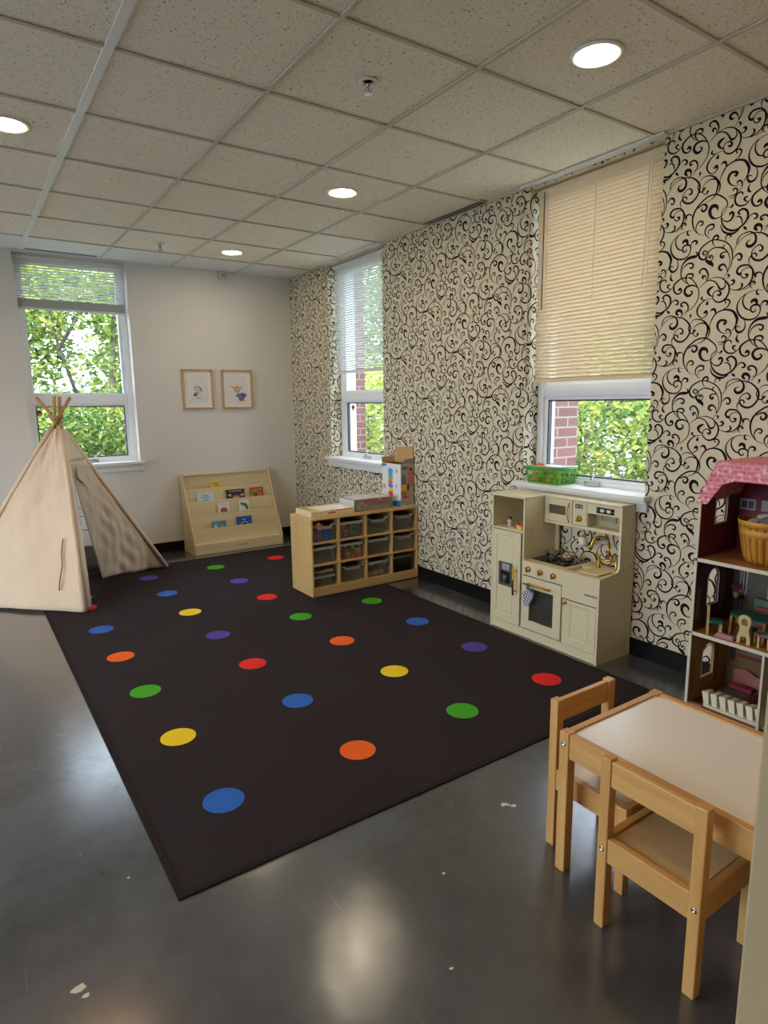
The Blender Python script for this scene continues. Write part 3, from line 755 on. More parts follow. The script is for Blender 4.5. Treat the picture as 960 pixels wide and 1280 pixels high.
# ------------------------------------------------------------------ children's table and two chairs
def latt_table():
    x0, x1, y0, y1 = 1.390, 1.866, .512, 1.142; H = .452
    t = thing('childrens_table', 'low pine children\'s table with a white top beside the doorway edge', 'table', ((x0+x1)/2, (y0+y1)/2, 0))
    L = .034
    for (a, b) in ((x0, y0), (x1-L, y0), (x0, y1-L), (x1-L, y1-L)):
        MB().box(a, a+L, b, b+L, 0, H).build('leg', M['pine'], t, bevel=.003)
    hh = .078
    MB().box(x0+L, x1-L, y1-.026, y1-.004, H-hh, H-.002).build('apron', M['pinex'], t, bevel=.002)
    MB().box(x0+L, x1-L, y0+.004, y0+.026, H-hh, H-.002).build('apron', M['pinex'], t, bevel=.002)
    MB().box(x0+.004, x0+.026, y0+L, y1-L, H-hh, H-.002).build('apron', M['piney'], t, bevel=.002)
    MB().box(x1-.026, x1-.004, y0+L, y1-L, H-hh, H-.002).build('apron', M['piney'], t, bevel=.002)
    m = MB(); e = .026
    m.prism([(x0+e+.0005, y0+L+.0005), (x0+L+.0005, y0+L+.0005), (x0+L+.0005, y0+e+.0005), (x1-L-.0005, y0+e+.0005), (x1-L-.0005, y0+L+.0005), (x1-e-.0005, y0+L+.0005),
             (x1-e-.0005, y1-L-.0005), (x1-L-.0005, y1-L-.0005), (x1-L-.0005, y1-e-.0005), (x0+L+.0005, y1-e-.0005), (x0+L+.0005, y1-L-.0005), (x0+e+.0005, y1-L-.0005)], 'z', H-.016, H-.008)
    plab(m.build('tabletop', M['laminate'], t), 'white laminate tabletop')
    for (x, y) in ((x0, y1-L/2), (x0, y0+L/2)):
        MB().lathe((x+.001, y, H-.035), [(.0085, 0), (.0085, -.002), (.005, -.0035), (.0035, -.002), (.0001, -.001)], 16, 'x').build('bolt', M['steel'], t)
    return t
latt_table()
def latt_chair(label):
    # backrest faces -x side: chair sits towards +x; origin at centre
    w, d, H, L = .285, .285, .497, .030
    t = thing('childrens_chair', label, 'chair', (0, 0, 0), 'pine children\'s chairs at the low table')
    for y in (-w/2, w/2-L):
        MB().box(-d/2, -d/2+L, y, y+L, 0, H).build('rear_post', M['pine'], t, bevel=.003)
        MB().box(d/2-L, d/2, y, y+L, 0, .272).build('leg', M['pine'], t, bevel=.003)
        s = MB().box(-d/2+L, d/2-L, y+.003, y+.023, .200, .270); s.build('side_rail', M['pinex'], t, bevel=.002)
    MB().box(-d/2+.003, -d/2+.023, -w/2+L, w/2-L, .200, .270).build('rear_rail', M['piney'], t, bevel=.002)
    MB().box(d/2-.023, d/2-.003, -w/2+L, w/2-L, .200, .270).build('front_rail', M['piney'], t, bevel=.002)
    b = MB().box(-d/2+.004, -d/2+.022, -w/2+L, w/2-L, .420, .4915); b.build('backrest', M['piney'], t, bevel=.002)
    m = MB(); a = .0235
    m.box(-d/2+a, d/2-a, -w/2+L, w/2-L, .256, .264)
    m.build('seat', M['seat'], t)
    for y in (-w/2+L/2, w/2-L/2):
        MB().lathe((-d/2+.001, y, .235), [(.0075, 0), (.0075, -.002), (.0045, -.0035), (.003, -.002), (.0001, -.001)], 14, 'x').build('bolt', M['steel'], t)
    return t
M['seat'] = wood('birch_seat_board', rgb(214, 184, 134), rgb(228, 200, 152), 'Y', 10, .22)
c1 = latt_chair('nearer low pine chair tucked under the long side of the white-topped table')
c1.location = (1.312+.1425, .797, 0)
dup(c1, (1.597, 1.235-.1425, 0), -pi/2, 'farther low pine chair pushed in at the carpet end of the table')

# ------------------------------------------------------------------ play tent
def tent():
    A_, B_, C_, D_ = Vector((.625, 4.634, .0)), Vector((1.425, 5.535, .0)), Vector((-.17, 5.36, .0)), Vector((.62, 6.09, .0))
    P = Vector((.668, 5.41, 1.335))
    t = thing('play_tent', 'tall beige canvas play tent with wooden poles standing at the back window', 'tent', (P.x, P.y, 0))
    twist = {'A': Vector((.022, .012, 0)), 'B': Vector((-.018, .018, 0)), 'C': Vector((.014, -.02, 0)), 'D': Vector((-.016, -.014, 0))}
    poles = {}
    for k, base, top in (('A', A_, (.705, 5.44, 1.487)), ('B', B_, (.545, 5.42, 1.483)), ('C', C_, (.775, 5.42, 1.480)), ('D', D_, (.664, 5.38, 1.492))):
        tp = Vector(top); z0 = .012
        b2 = Vector((base.x, base.y, z0))
        mid = P+twist[k]
        MB().tube([b2, b2.lerp(mid, .5), mid, tp], .0125, 12).build('pole', M['stick'], t)
        poles[k] = (b2, mid)
    m = MB()
    for k in range(3):
        z = P.z-.01+k*.008
        m.tube([(P.x+.048*cos(a), P.y+.048*sin(a), z+.004*sin(3*a)) for a in [2*pi*i/14 for i in range(15)]], .0035, 6)
    m.tube([(P.x-.02, P.y-.05, P.z), (P.x-.03, P.y-.055, P.z-.06)], .003, 6)
    m.build('rope', colmat('jute_rope', 190, 160, 120, .9), t)
    CEN = Vector((P.x, P.y, 0))
    def out(k, f):                      # point a little outside the pole at fraction f of its height
        b, m_ = poles[k]; p = b.lerp(m_, f); d = Vector((b.x-CEN.x, b.y-CEN.y, 0)).normalized()
        return p+d*.016*(1-f*.4)
    TOP = .935
    def panel(name, k0, k1, mat, u0=0, u1=1, v0=0, v1=1, nu=26, nv=34, sag=.03, wr=.006, hole=None, seed=0, hem=.0, gather=0):
        rnd = random.Random(seed)
        ph = [rnd.uniform(0, 6.28) for _ in range(10)]
        vs = []; idx = {}; fs = []
        for j in range(nv+1):
            v = v0+(v1-v0)*j/nv
            f = v*TOP
            a, b = out(k0, f), out(k1, f)
            n = (b-a).cross(Vector((0, 0, 1))); n.normalize()
            mid = (a+b)/2
            if n.dot(mid-CEN-Vector((0, 0, mid.z))) < 0: n = -n
            for i in range(nu+1):
                u = u0+(u1-u0)*i/nu
                p = a.lerp(b, u)
                h = 4*u*(1-u)
                p = p-n*sag*h*(4*v*(1-v))
                amp = wr*(.3+h)
                p = p+n*amp*(sin(9*u+7*v+ph[0])*.8+sin(17*u-13*v+ph[1])*.5+sin(4*u+29*v+ph[2])*.45+sin(31*u+23*v*(1+.4*u)+ph[3])*.25)
                if v < .001: p.z += hem*(sin(6*u+ph[4])*.5+.5)*h
                idx[(i, j)] = len(vs); vs.append(p)
        for j in range(nv):
            for i in range(nu):
                uc, vc = (i+.5)/nu, (j+.5)/nv
                if hole and hole[0] < uc < hole[1] and hole[2] < vc < hole[3]: continue
                fs.append((idx[(i, j)], idx[(i+1, j)], idx[(i+1, j+1)], idx[(i, j+1)]))
        o = MB().add(vs, fs, 0, True).build(name, mat, t)
        s = o.modifiers.new('thickness', 'SOLIDIFY'); s.thickness = .0025; s.offset = 0
        return o
    panel('canvas_panel', 'C', 'A', M['fabric'], seed=3, sag=.012, wr=.0075, hem=.010)
    panel('canvas_panel', 'D', 'C', M['fabric'], seed=5)
    panel('canvas_panel', 'B', 'D', M['fabric2'], seed=8, hole=(.18, .84, .17, .62))
    # rungs of the back opening
    m = MB()
    for f in (.30, .40, .46):
        a, b = out('B', f*TOP), out('D', f*TOP)
        m.tube([a.lerp(b, .12), a.lerp(b, .9)], .004, 6)
    m.tube([out('B', .17*TOP).lerp(out('D', .17*TOP), .5), out('B', .62*TOP).lerp(out('D', .62*TOP), .5)], .003, 6)
    m.build('window_tape', M['fabric'], t)
    # front face: two door flaps hanging from a common top piece
    panel('door_header', 'A', 'B', M['fabric2'], v0=.80, v1=1.0, nu=10, nv=8, sag=.004, wr=.002, seed=4)
    # right flap folded inwards: pole B, top, and free corner F
    F = Vector((.895, 5.462, .012)); vs = []; fs = []; nu, nv = 24, 34; rnd = random.Random(2)
    tp0 = out('A', .80*TOP).lerp(out('B', .80*TOP), .14)
    for j in range(nv+1):
        v = j/nv
        b = out('B', v*.80*TOP); a = F.lerp(tp0, v**1.02)
        n = (b-a).cross(Vector((0, 0, 1))).normalized()
        for i in range(nu+1):
            u = i/nu; p = a.lerp(b, u); h = 4*u*(1-u)
            fold = .016*sin(5.2*u-8.5*v+.6)+.012*sin(11*u-15*v+2)+.007*sin(23*u+19*v)*sin(9*v-6*u)+.004*sin(41*u-33*v)
            p = p+n*h*fold*(.45+.8*(1-v))+n*(-.03)*h*(1-v)
            if j == 0: p.z = max(.010, p.z+.010*sin(7*u))
            vs.append(p)
    for j in range(nv):
        for i in range(nu): fs.append((j*(nu+1)+i, j*(nu+1)+i+1, (j+1)*(nu+1)+i+1, (j+1)*(nu+1)+i))
    o = MB().add(vs, fs, 0, True).build('door_flap', M['fabric2'], t)
    s = o.modifiers.new('thickness', 'SOLIDIFY'); s.thickness = .0025; s.offset = 0
    # pole sleeve hems
    for k in 'ABC':
        hm = MB().tube([out(k, f)*1.0 for f in (.005, .3, .6, .925)], .0165, 10); hm.build('pole_sleeve', M['fabric2'] if k == 'B' else M['fabric'], t)
    # narrow left flap rolled against pole A
    pts = [out('A', f).lerp(out('B', f), .045+.05*f) for f in (.01, .2, .4, .6, .78)]
    MB().tube(pts, [.020, .022, .026, .026, .018], 10).build('rolled_flap', M['whitecloth'], t)
    # tie tab on the front panel and the little pocket near the door top
    def onp(u, f):
        a, b = out('C', f*TOP), out('A', f*TOP); n = (b-a).cross(Vector((0, 0, 1))).normalized()
        p = a.lerp(b, u)
        if n.dot(p-CEN-Vector((0, 0, p.z))) < 0: n = -n
        return p+n*.014
    MB().tube([onp(.88, .38), onp(.86, .31), onp(.865, .24), onp(.84, .16), onp(.835, .11)], .0045, 6).build('tie', M['cord'], t)
    a = out('A', .72).lerp(out('B', .72), .35); b = out('A', .72).lerp(out('B', .72), .92)
    d = (b-a); n = Vector((d.y, -d.x, 0)).normalized(); n = n if n.dot(a-CEN) > 0 else -n; w_ = MB()
    w_.add([a+n*.012, b+n*.012, b+n*.014-Vector((0, 0, .10)), a.lerp(b, .55)+n*.02-Vector((0, 0, .17)), a+n*.014-Vector((0, 0, .09))], [(0, 1, 2, 3, 4)])
    o = w_.build('door_pocket', M['fabric2'], t); s = o.modifiers.new('thickness', 'SOLIDIFY'); s.thickness = .004
    return t
tent()
# pale cloth tail peeking out of the tent
m = MB(); pr = [(.60, 4.90), (.665, 4.865), (.705, 4.925), (.745, 4.985), (.69, 4.965), (.655, 5.02), (.60, 5.06)]
vs = [(.655, 4.95, .048)]+[(x, y, .0105) for x, y in pr]; vs += [(.66, 4.93, .034)]
m.add(vs, [(0, i+1, (i+1) % 7+1) for i in range(7)]+[tuple(reversed(range(1, 8)))], 0, True)
tag(m.build('cloth', M['whitecloth']), 'corner of a white cloth on the carpet sticking out of the tent opening', 'cloth')

# ------------------------------------------------------------------ pictures
def picture(x0, x1, z0, z1, label, art):
    t = thing('framed_picture', label, 'picture', ((x0+x1)/2, YB, z0), 'oak framed prints on the back wall')
    f = MB(); w = .017; y0, y1 = YB-.026, YB-.001
    f.box(x0, x0+w, y0, y1, z0, z1); f.box(x1-w, x1, y0, y1, z0, z1); f.box(x0+w, x1-w, y0, y1, z0, z0+w); f.box(x0+w, x1-w, y0, y1, z1-w, z1)
    f.build('frame', M['frame_oak'], t, bevel=.002)
    MB().box(x0+w, x1-w, YB-.010, YB-.004, z0+w, z1-w).build('mat', M['mat'], t)
    s = .055
    MB().box(x0+s, x1-s, YB-.0112, YB-.010, z0+s, z1-s).build('print', M['paperwhite'], t)
    a = MB(); mats = []
    for (poly, col) in art:
        a.prism([((x0+x1)/2+p[0], (z0+z1)/2+p[1]) for p in poly], 'y', YB-.0122-.0002*len(mats), YB-.0112, len(mats)); mats.append(col)
    a.build('drawing', mats, t)
    MB().box(x0+w, x1-w, YB-.0175, YB-.016, z0+w, z1-w).build('glazing', M['glass'], t)
def ell(cx, cy, rx, ry, rot=0, n=20):
    c, s = cos(rot), sin(rot)
    return [(cx+rx*cos(a)*c-ry*sin(a)*s, cy+rx*cos(a)*s+ry*sin(a)*c) for a in [2*pi*i/n for i in range(n)]]
ink = colmat('soft_ink', 92, 84, 78); tanc = colmat('tan_ink', 206, 162, 108); blue = colmat('blue_ink', 84, 132, 172); redi = colmat('red_ink', 190, 78, 74); yel = colmat('yellow_ink', 216, 204, 130)
picture(1.865, 2.166, 1.372, 1.753, 'left oak framed print with a small grey and yellow bird-like sketch',
        [(ell(-.012, .012, .026, .026), ink), (ell(-.012, .014, .021, .020), M['paperwhite']), (ell(-.02, .018, .006, .007), ink), (ell(-.002, .018, .006, .007), ink),
         (ell(.0, -.022, .016, .022), yel), (ell(-.032, -.05, .012, .022, -.5), ink), (ell(-.012, -.048, .009, .022), colmat('pale_grey_ink', 170, 166, 160)), (ell(0, -.085, .034, .003), ink), (ell(.026, .0, .005, .02, .2), ink)])
picture(2.255, 2.572, 1.372, 1.753, 'right oak framed print with a tan, blue and red sketch',
        [(ell(-.002, .0, .034, .033), tanc), ([(-.075, .036), (-.062, .040), (-.028, .012), (-.036, -.002)], tanc), ([(.02, .014), (.058, .032), (.062, .024), (.026, -.002)], tanc),
         (ell(.038, -.058, .060, .024, .08), blue), (ell(.058, -.062, .028, .014, -.5), colmat('deep_blue_ink', 52, 86, 130)), ([(.005, -.082), (.072, -.08), (.064, -.115), (.018, -.115)], redi), (ell(-.002, .002, .016, .012), colmat('light_tan_ink', 222, 184, 134))])

# ------------------------------------------------------------------ book display stand
def bookstand():
    x0, x1 = 1.782, 2.690; yf, yb = 5.822, 6.152; zt = .752
    t = thing('book_display_stand', 'low pale wood sloped book display stand against the back wall', 'bookshelf', ((x0+x1)/2, (yf+yb)/2, 0))
    def side(xa, xb):
        m = MB().prism([(yf, 0), (yb, 0), (yb, zt), (yb-.035, zt), (yf+.004, .108), (yf, .10)], 'x', xa, xb); return m.build('side_panel', M['maplez'], t, bevel=.002)
    side(x0, x0+.015); side(x1-.015, x1)
    # edge banding reads lighter
    MB().box(x0+.015, x1-.015, yb-.012, yb, .02, zt-.004).build('back_panel', M['maple'], t)
    MB().box(x0+.0155, x1-.0155, yb-.032, yb-.012, zt-.020, zt-.002).build('top_rail', M['maple_edge'], t, bevel=.002)
    MB().box(x0+.015, x1-.015, yf+.001, yf+.013, .002, .101).build('front_board', M['maple'], t, bevel=.002)
    # four lips, each a board standing in front of its pocket
    for q_, (zt_, y_) in enumerate(LIPS):
        hh_ = .134 if q_ == 3 else (.150 if q_ == 2 else .128)
        MB().add([(x0+.015, y_, zt_), (x1-.015, y_, zt_), (x1-.015, y_-.016, zt_-hh_), (x0+.015, y_-.016, zt_-hh_),
                  (x0+.015, y_+.007, zt_), (x1-.015, y_+.007, zt_), (x1-.015, y_-.009, zt_-hh_), (x0+.015, y_-.009, zt_-hh_)],
                 [(0, 3, 2, 1), (4, 5, 6, 7), (0, 1, 5, 4), (3, 7, 6, 2), (0, 4, 7, 3), (1, 2, 6, 5)]).build('shelf_lip', M['maple'], t)
        MB().box(x0+.015, x1-.015, y_-.009, min(y_+.036, yb-.033), zt_-.136, zt_-.128).build('shelf', M['maple'], t)
    MB().box(x0+.015, x1-.015, yf+.013, 5.895, .088, .100).build('ledge', M['maple'], t)
    text('brand_mark', 'ECR 4KIDS', .022, colmat('burnt_brown', 110, 86, 60), t, basis((2.26, yf+.0006, .055), (1, 0, 0), (0, 0, 1)))
    d = MB()
    for (x, z) in ((1.87, .34), (2.06, .165), (1.93, .15)):
        d.lathe((x, yf+.05+(z-.10)*.433, z), [(.004, 0), (.004, -.002), (.0001, -.003)], 10, 'y')
    return t
LIPS = [(.604, 6.070), (.488, 6.018), (.368, 5.964), (.234, 5.902)]
bookstand()
def book(x, lip, w, h, show, cover, label, art=(), spine=None, words=()):
    """book standing behind a lip; show = how much rises above the lip"""
    zt_, y_ = LIPS[lip]; tl = radians(6); th = .008
    up = Vector((0, sin(tl), cos(tl))); nrm = Vector((0, -cos(tl), sin(tl)))
    o = Vector((x, y_+.011, zt_+.000))-up*(min(h, show+.115)-show); h = min(h, show+.115)
    Rm = Matrix((Vector((1, 0, 0)), up, nrm)).transposed()
    h_ = h
    t = thing('picture_book', label, 'book', o, 'picture books on the display stand')
    def bx(mb, a0, a1, b0, b1, c0, c1, mi=0):
        c = o+Rm @ Vector(((a0+a1)/2, (b0+b1)/2, (c0+c1)/2)); mb.obox(c, ((a1-a0)/2, (b1-b0)/2, (c1-c0)/2), Rm, mi)
    p = MB(); bx(p, -w/2+.003, w/2-.002, .003, h_-.003, -th+.0012, -.0012); p.build('pages', M['paperwhite'], t)
    c = MB(); bx(c, -w/2, w/2, 0, h_, -.0012, 0); bx(c, -w/2, w/2, 0, h_, -th, -th+.0012); bx(c, -w/2, -w/2+.0015, 0, h_, -th+.0012, -.0012)
    c.build('cover', cover, t)
    if art:
        a = MB(); mats = []
        for poly, col in art:
            k = len(mats); mats.append(col)
            q0 = [o+Rm @ Vector((px*w, h-show+py*show, .0003+.0002*k)) for px, py in poly]
            a.add(q0, [tuple(range(len(q0)))], k)
        a.build('cover_art', mats, t)
    for (s, size, px, py, col) in words:
        text('title', s, size, col, t, basis(o+Rm @ Vector((px*w, h-show+py*show, .0030)), Rm @ Vector((1, 0, 0)), Rm @ Vector((0, 1, 0))))
    return t
R_ = lambda x0, y0, x1, y1: [(x0, y0), (x1, y0), (x1, y1), (x0, y1)]
blk = colmat('black_print', 26, 20, 28); wht = M['paperwhite']
book(2.107, 0, .11, .13, .060, colmat('yellow_cover', 226, 196, 74), 'small yellow book alone on the top shelf of the stand', art=[(R_(-.30, .60, -.02, .72), blk), (R_(.08, .66, .26, .76), blk), (R_(-.12, .30, .30, .42), blk)])
book(1.980, 1, .168, .18, .075, colmat('pale_blue_cover', 202, 216, 230), 'pale blue book at the left end of the second shelf', [(ell(-.0, .12, .2, .16), colmat('teal_patch', 130, 196, 196)), (R_(-.16, .66, .16, .74), ink), (R_(-.26, .42, .26, .50), ink)])
book(2.288, 1, .192, .20, .088, colmat('dark_plum_cover', 40, 26, 40), 'dark purple book with a gold half circle on the second shelf', [(ell(.02, .02, .30, .42), colmat('plum_ring', 120, 90, 110)), (ell(.02, .02, .27, .36), blk), (ell(.02, .02, .2, .27), colmat('gold_disc', 196, 152, 60)), (ell(-.32, .38, .10, .14), tanc), (ell(.36, .32, .11, .16), tanc)], words=(('A LITTLE SPOT', .021, 0, .78, wht),))
book(2.515, 1, .142, .17, .090, colmat('red_cover', 196, 44, 38), 'red bordered book with a green shape at the right of the second shelf', [(R_(-.42, .0, .38, .84), colmat('orange_field', 214, 128, 66)), (ell(-.2, .22, .16, .42, .3), colmat('leaf_green', 96, 142, 44)), (ell(-.08, .16, .13, .3), colmat('deep_green', 26, 96, 62)), (R_(.08, .54, .32, .64), blk), (R_(.10, .38, .34, .46), blk)])
book(2.140, 2, .115, .16, .092, M['paperwhite'], 'white book with a rust brown shape at the left of the third shelf', [(ell(0, .1, .34, .42), colmat('rust_print', 168, 88, 54)), (R_(-.4, .78, .4, .84), colmat('faint_lilac', 180, 176, 196))])
book(2.352, 2, .110, .16, .100, M['paperwhite'], 'white book with a curved green shape at the right of the third shelf', [([(-.38, .62), (-.3, .80), (-.05, .72), (.18, .66), (.34, .40), (.40, .06), (.14, .02), (.10, .30), (-.12, .42)], colmat('leafy_green', 44, 112, 62)), (ell(-.06, .54, .09, .09), colmat('leaf_green', 96, 142, 44))])
book(2.062, 3, .145, .16, .062, colmat('teal_cover', 92, 150, 158), 'teal book with small pink and white shapes at the left of the lowest shelf', [(ell(-.24, .16, .09, .26), M['paperwhite']), (ell(.22, .2, .09, .2), M['pink']), (R_(.1, .35, .45, .8), colmat('dusk_blue', 106, 122, 160))])
book(2.320, 3, .155, .17, .080, colmat('blue_cover', 28, 84, 164), 'bright blue book at the right of the lowest shelf', [(ell(0, .02, .26, .36), colmat('pale_swirl', 150, 186, 220)), (ell(.02, -.0, .18, .26), colmat('blue_cover', 28, 84, 164)), (ell(-.02, .62, .12, .10), colmat('pale_swirl', 150, 186, 220)), (ell(.05, .1, .08, .12), blk)])
# ------------------------------------------------------------------ twelve-cubby shelf
CX = [2.062, 2.296, 2.536, 2.776, 3.028]; CY0, CY1 = 3.985, 4.322; CZT = .590
CB = [.070, .247, .412]                         # top faces of the three shelf boards
t = thing('cubby_shelf', 'low birch cubby shelf with twelve compartments standing out from the scroll wall', 'shelf', (2.545, 4.15, 0))
MB().box(CX[0], CX[0]+.014, CY0, CY1, .0058, CZT).build('side_panel', M['birchz'], t, bevel=.0025)
MB().box(CX[4]-.012, CX[4], CY0, CY1, .0058, CZT).build('side_panel', M['birchz'], t, bevel=.0025)
MB().box(CX[0]+.014, CX[4]-.012, CY0+.001, CY1, CZT-.014, CZT-.001).build('top_board', M['birch'], t, bevel=.002)
MB().box(CX[0]+.014, CX[4]-.012, CY0+.003, CY0+.016, .0062, .058).build('kick_board', M['birch'], t, bevel=.002)
for zb in CB:
    for i in range(4):
        a = CX[i]+(.014 if i == 0 else .006); b = CX[i+1]-(.012 if i == 3 else .006)
        MB().box(a, b, CY0+.002, CY1-.008, zb-.012, zb).build('shelf_board', M['birch'], t)
for i in (1, 2, 3):
    MB().box(CX[i]-.006, CX[i]+.006, CY0+.001, CY1-.008, .058, CZT-.014).build('divider', M['birchz'], t)
MB().box(CX[0]+.014, CX[4]-.012, CY1-.007, CY1-.001, .01, CZT-.014).build('back_panel', M['birch'], t)
m = MB()
for (y, z) in ((4.03, .05), (4.03, .55), (4.29, .05), (4.29, .55), (4.03, .24), (4.29, .24)): m.lathe((CX[0]-.0002, y, z), [(.004, 0), (.004, -.001), (.0001, -.0012)], 10, 'x')
m.build('screw_cap', colmat('dark_screw', 96, 70, 44), t)

def bin_mesh(x, y, z, w, d, h, scoop, group, label, mat='bin'):
    """open-topped clear bin; front faces -y. x,y centre-front"""
    t = thing('storage_bin', label, 'bin', (x, y+d/2, z), group)
    tp = .93; w0, d0 = w*tp, d*tp; th = .002; x0, x1 = x-w/2, x+w/2; y1 = y+d
    def ringpts(k, zz, off):
        ww, dd = (w0+(w-w0)*k)/2-off, (d0+(d-d0)*k)/2-off; cy = y+d/2
        return [(x-ww, cy-dd, zz), (x+ww, cy-dd, zz), (x+ww, cy+dd, zz), (x-ww, cy+dd, zz)]
    vs = ringpts(0, z+.0005, 0)+ringpts(1, z+h, 0)+ringpts(1, z+h, th)+ringpts(0, z+.003, th)
    fs = [(0, 3, 2, 1)]+[(i, (i+1) % 4, 4+(i+1) % 4, 4+i) for i in range(4)]+[(4+i, 4+(i+1) % 4, 8+(i+1) % 4, 8+i) for i in range(4)]+[(8+i, 8+(i+1) % 4, 12+(i+1) % 4, 12+i) for i in range(4)]+[(12, 13, 14, 15)]
    MB().add(vs, fs).build('body', M[mat], t)
    r = MB(); zz = z+h
    fr = y-.006
    if scoop:
        xs = [x0-.004, x-w*.33, x-w*.27, x+w*.27, x+w*.33, x1+.004]; zs = [zz, zz, zz-.014, zz-.014, zz, zz]
        r.tube([(a, fr, b) for a, b in zip(xs, zs)], .0042, 8)
        r.tube([(a, fr-.004, b-.010) for a, b in zip(xs[1:5], zs[1:5])], .003, 6)
    else:
        r.tube([(x0-.004, fr, zz), (x1+.004, fr, zz)], .0045, 8); r.box(x0, x1, fr-.003, fr+.003, zz-.014, zz)
        for s in (-.32, .32): r.box(x+w*s-.006, x+w*s+.006, fr-.005, fr, zz-.022, zz)
    r.tube([(x0-.004, fr, zz), (x0-.004, y1+.003, zz), (x1+.004, y1+.003, zz), (x1+.004, fr, zz)], .004, 8)
    r.build('rim', M['bin_rim'], t)
    return t
BG = 'clear plastic bins in the cubby shelf'
rown = ['top', 'middle', 'bottom']; coln = ['leftmost', 'second', 'third', 'rightmost']
def cell(r, c):
    a = CX[c]+(.014 if c == 0 else .006); b = CX[c+1]-(.012 if c == 3 else .006)
    return a, b, CB[2-r]
note = {(0, 0): 'clear bin with big foam blocks', (0, 1): 'clear bin of mixed wooden shapes', (0, 2): 'empty clear bin with scooped handle', (0, 3): 'empty clear bin with scooped handle',
        (1, 0): 'empty clear bin with straight rim', (1, 1): 'clear bin full of small coloured bricks', (1, 2): 'empty clear bin with straight rim', (1, 3): 'empty clear bin with scooped handle',
        (2, 1): 'empty clear bin with scooped handle', (2, 2): 'clear bin holding a few pale toys'}
for (r, c), s in note.items():
    a, b, z = cell(r, c); w = b-a-.030; sc = (r, c) in ((0, 0), (0, 2), (0, 3), (1, 3), (2, 1))
    bin_mesh((a+b)/2-.006, CY0+.022, z, w, .27, .120, sc, BG, f'{s} in the {coln[c]} compartment of the {rown[r]} row')
# bottom left: two lidded boxes one on the other
a, b, z = cell(2, 0)
def lidbox(x, y, z, w, d, h, label, body, lid):
    t = thing('lidded_box', label, 'box', (x, y+d/2, z))
    m = MB(); c = .012
    m.box(x-w/2, x+w/2, y, y+d, z+.0005, z+h-.014); m.build('body', body, t, bevel=.008)
    l = MB().box(x-w/2-.004, x+w/2+.004, y-.004, y+d+.004, z+h-.014, z+h); l.build('lid', lid, t, bevel=.004)
    for s in (-1, 1): MB().box(x+s*(w/2+.004)-.003, x+s*(w/2+.004)+.003, y+d*.35, y+d*.65, z+h-.03, z+h-.004).build('clip', lid, t)
    return t
clearbox = clear('greenish_clear_box', rgb(130, 132, 112), .42, .2)
lidbox((a+b)/2-.004, CY0+.03, z, .172, .24, .078, 'lower of two clear lidded boxes stacked in the bottom left compartment', clearbox, M['bin_rim'])
lidbox((a+b)/2-.004, CY0+.034, z+.079, .155, .22, .040, 'upper flatter clear lidded box of the stack in the bottom left compartment', clearbox, M['bin_rim'])
a, b, z = cell(2, 3)
lidbox((a+b)/2-.01, CY0+.02, z, .185, .26, .130, 'black box with a grey lid in the bottom right compartment', M['black'], plain('smoke_grey_lid', rgb(96, 94, 92), .3))
# contents: big foam blocks
def block(cx, cy, cz, sx, sy, sz, rz, tilt, mat, label, group, name='toy_block'):
    m = MB(); Rm = Matrix.Rotation(rz, 3, 'Z') @ Matrix.Rotation(tilt, 3, 'Y')
    m.obox((cx, cy, cz), (sx/2, sy/2, sz/2), Rm)
    return tag(m.build(name, mat, bevel=min(sx, sy, sz)*.08), label, 'toy block', group)
a, b, z = cell(0, 0); g = 'foam blocks in the top left bin'
pu, bl, orr = colmat('purple_foam', 120, 66, 110, .7), colmat('blue_foam', 24, 82, 150, .7), colmat('orange_foam', 222, 140, 34, .7)
block(a+.055, CY0+.060, z+.045, .068, .06, .075, 0, 0, pu, 'purple foam block at the left of the top left bin', g)
block(a+.135, CY0+.062, z+.044, .074, .07, .078, 0, 0, bl, 'blue foam block at the right of the top left bin', g)
block(a+.068, CY0+.058, z+.113, .060, .06, .045, .1, radians(38), orr, 'tilted orange foam block on top in the top left bin', g)
block(a+.055, CY0+.16, z+.045, .07, .07, .08, .2, 0, colmat('green_foam', 70, 130, 60, .7), 'green foam block at the back of the top left bin', g)
cols = [colmat('toy_'+n, *c) for n, c in dict(red=(206, 62, 40), orange=(232, 120, 30), yellow=(226, 190, 50), green=(84, 158, 70), teal=(40, 140, 140), blue=(44, 96, 170), tan=(196, 150, 98), brown=(130, 84, 52)).items()]
cn = ['red', 'orange', 'yellow', 'green', 'teal', 'blue', 'tan', 'brown']
a, b, z = cell(1, 1); g = 'small coloured bricks in the middle row bin'
rnd = random.Random(5); W_ = b-a-.050
for lay in range(4):
    for i in range(6):
        for j in range(2):
            k = rnd.choice([3, 4, 5, 4, 3, 2]) if lay > 1 else rnd.choice([0, 1, 2, 1, 0])
            if lay == 3 and rnd.random() < .35: continue
            block(a+.030+W_*(i+.5)/6, CY0+.050+j*.034, z+.017+lay*.0225, .022, .028, .020, rnd.uniform(-.35, .35), rnd.uniform(-.12, .12), cols[k],
                  f'small {cn[k]} brick in the full bin of the middle row', g, 'toy_brick')
a, b, z = cell(0, 1); g = 'wooden shapes in the top row bin'
for i in range(5):
    for lay in range(3):
        k = [6, 6, 7, 3, 5][i] if rnd.random() < .8 else rnd.choice([2, 3])
        block(a+.040+.032*i, CY0+.055+.02*rnd.random(), z+.020+lay*.031, .028, .04, .026, rnd.uniform(-.3, .3), rnd.uniform(-.25, .25), cols[k], f'{cn[k]} wooden shape in the second bin of the top row', g, 'wooden_shape')
a, b, z = cell(2, 2); g = 'pale toys in the bottom row bin'
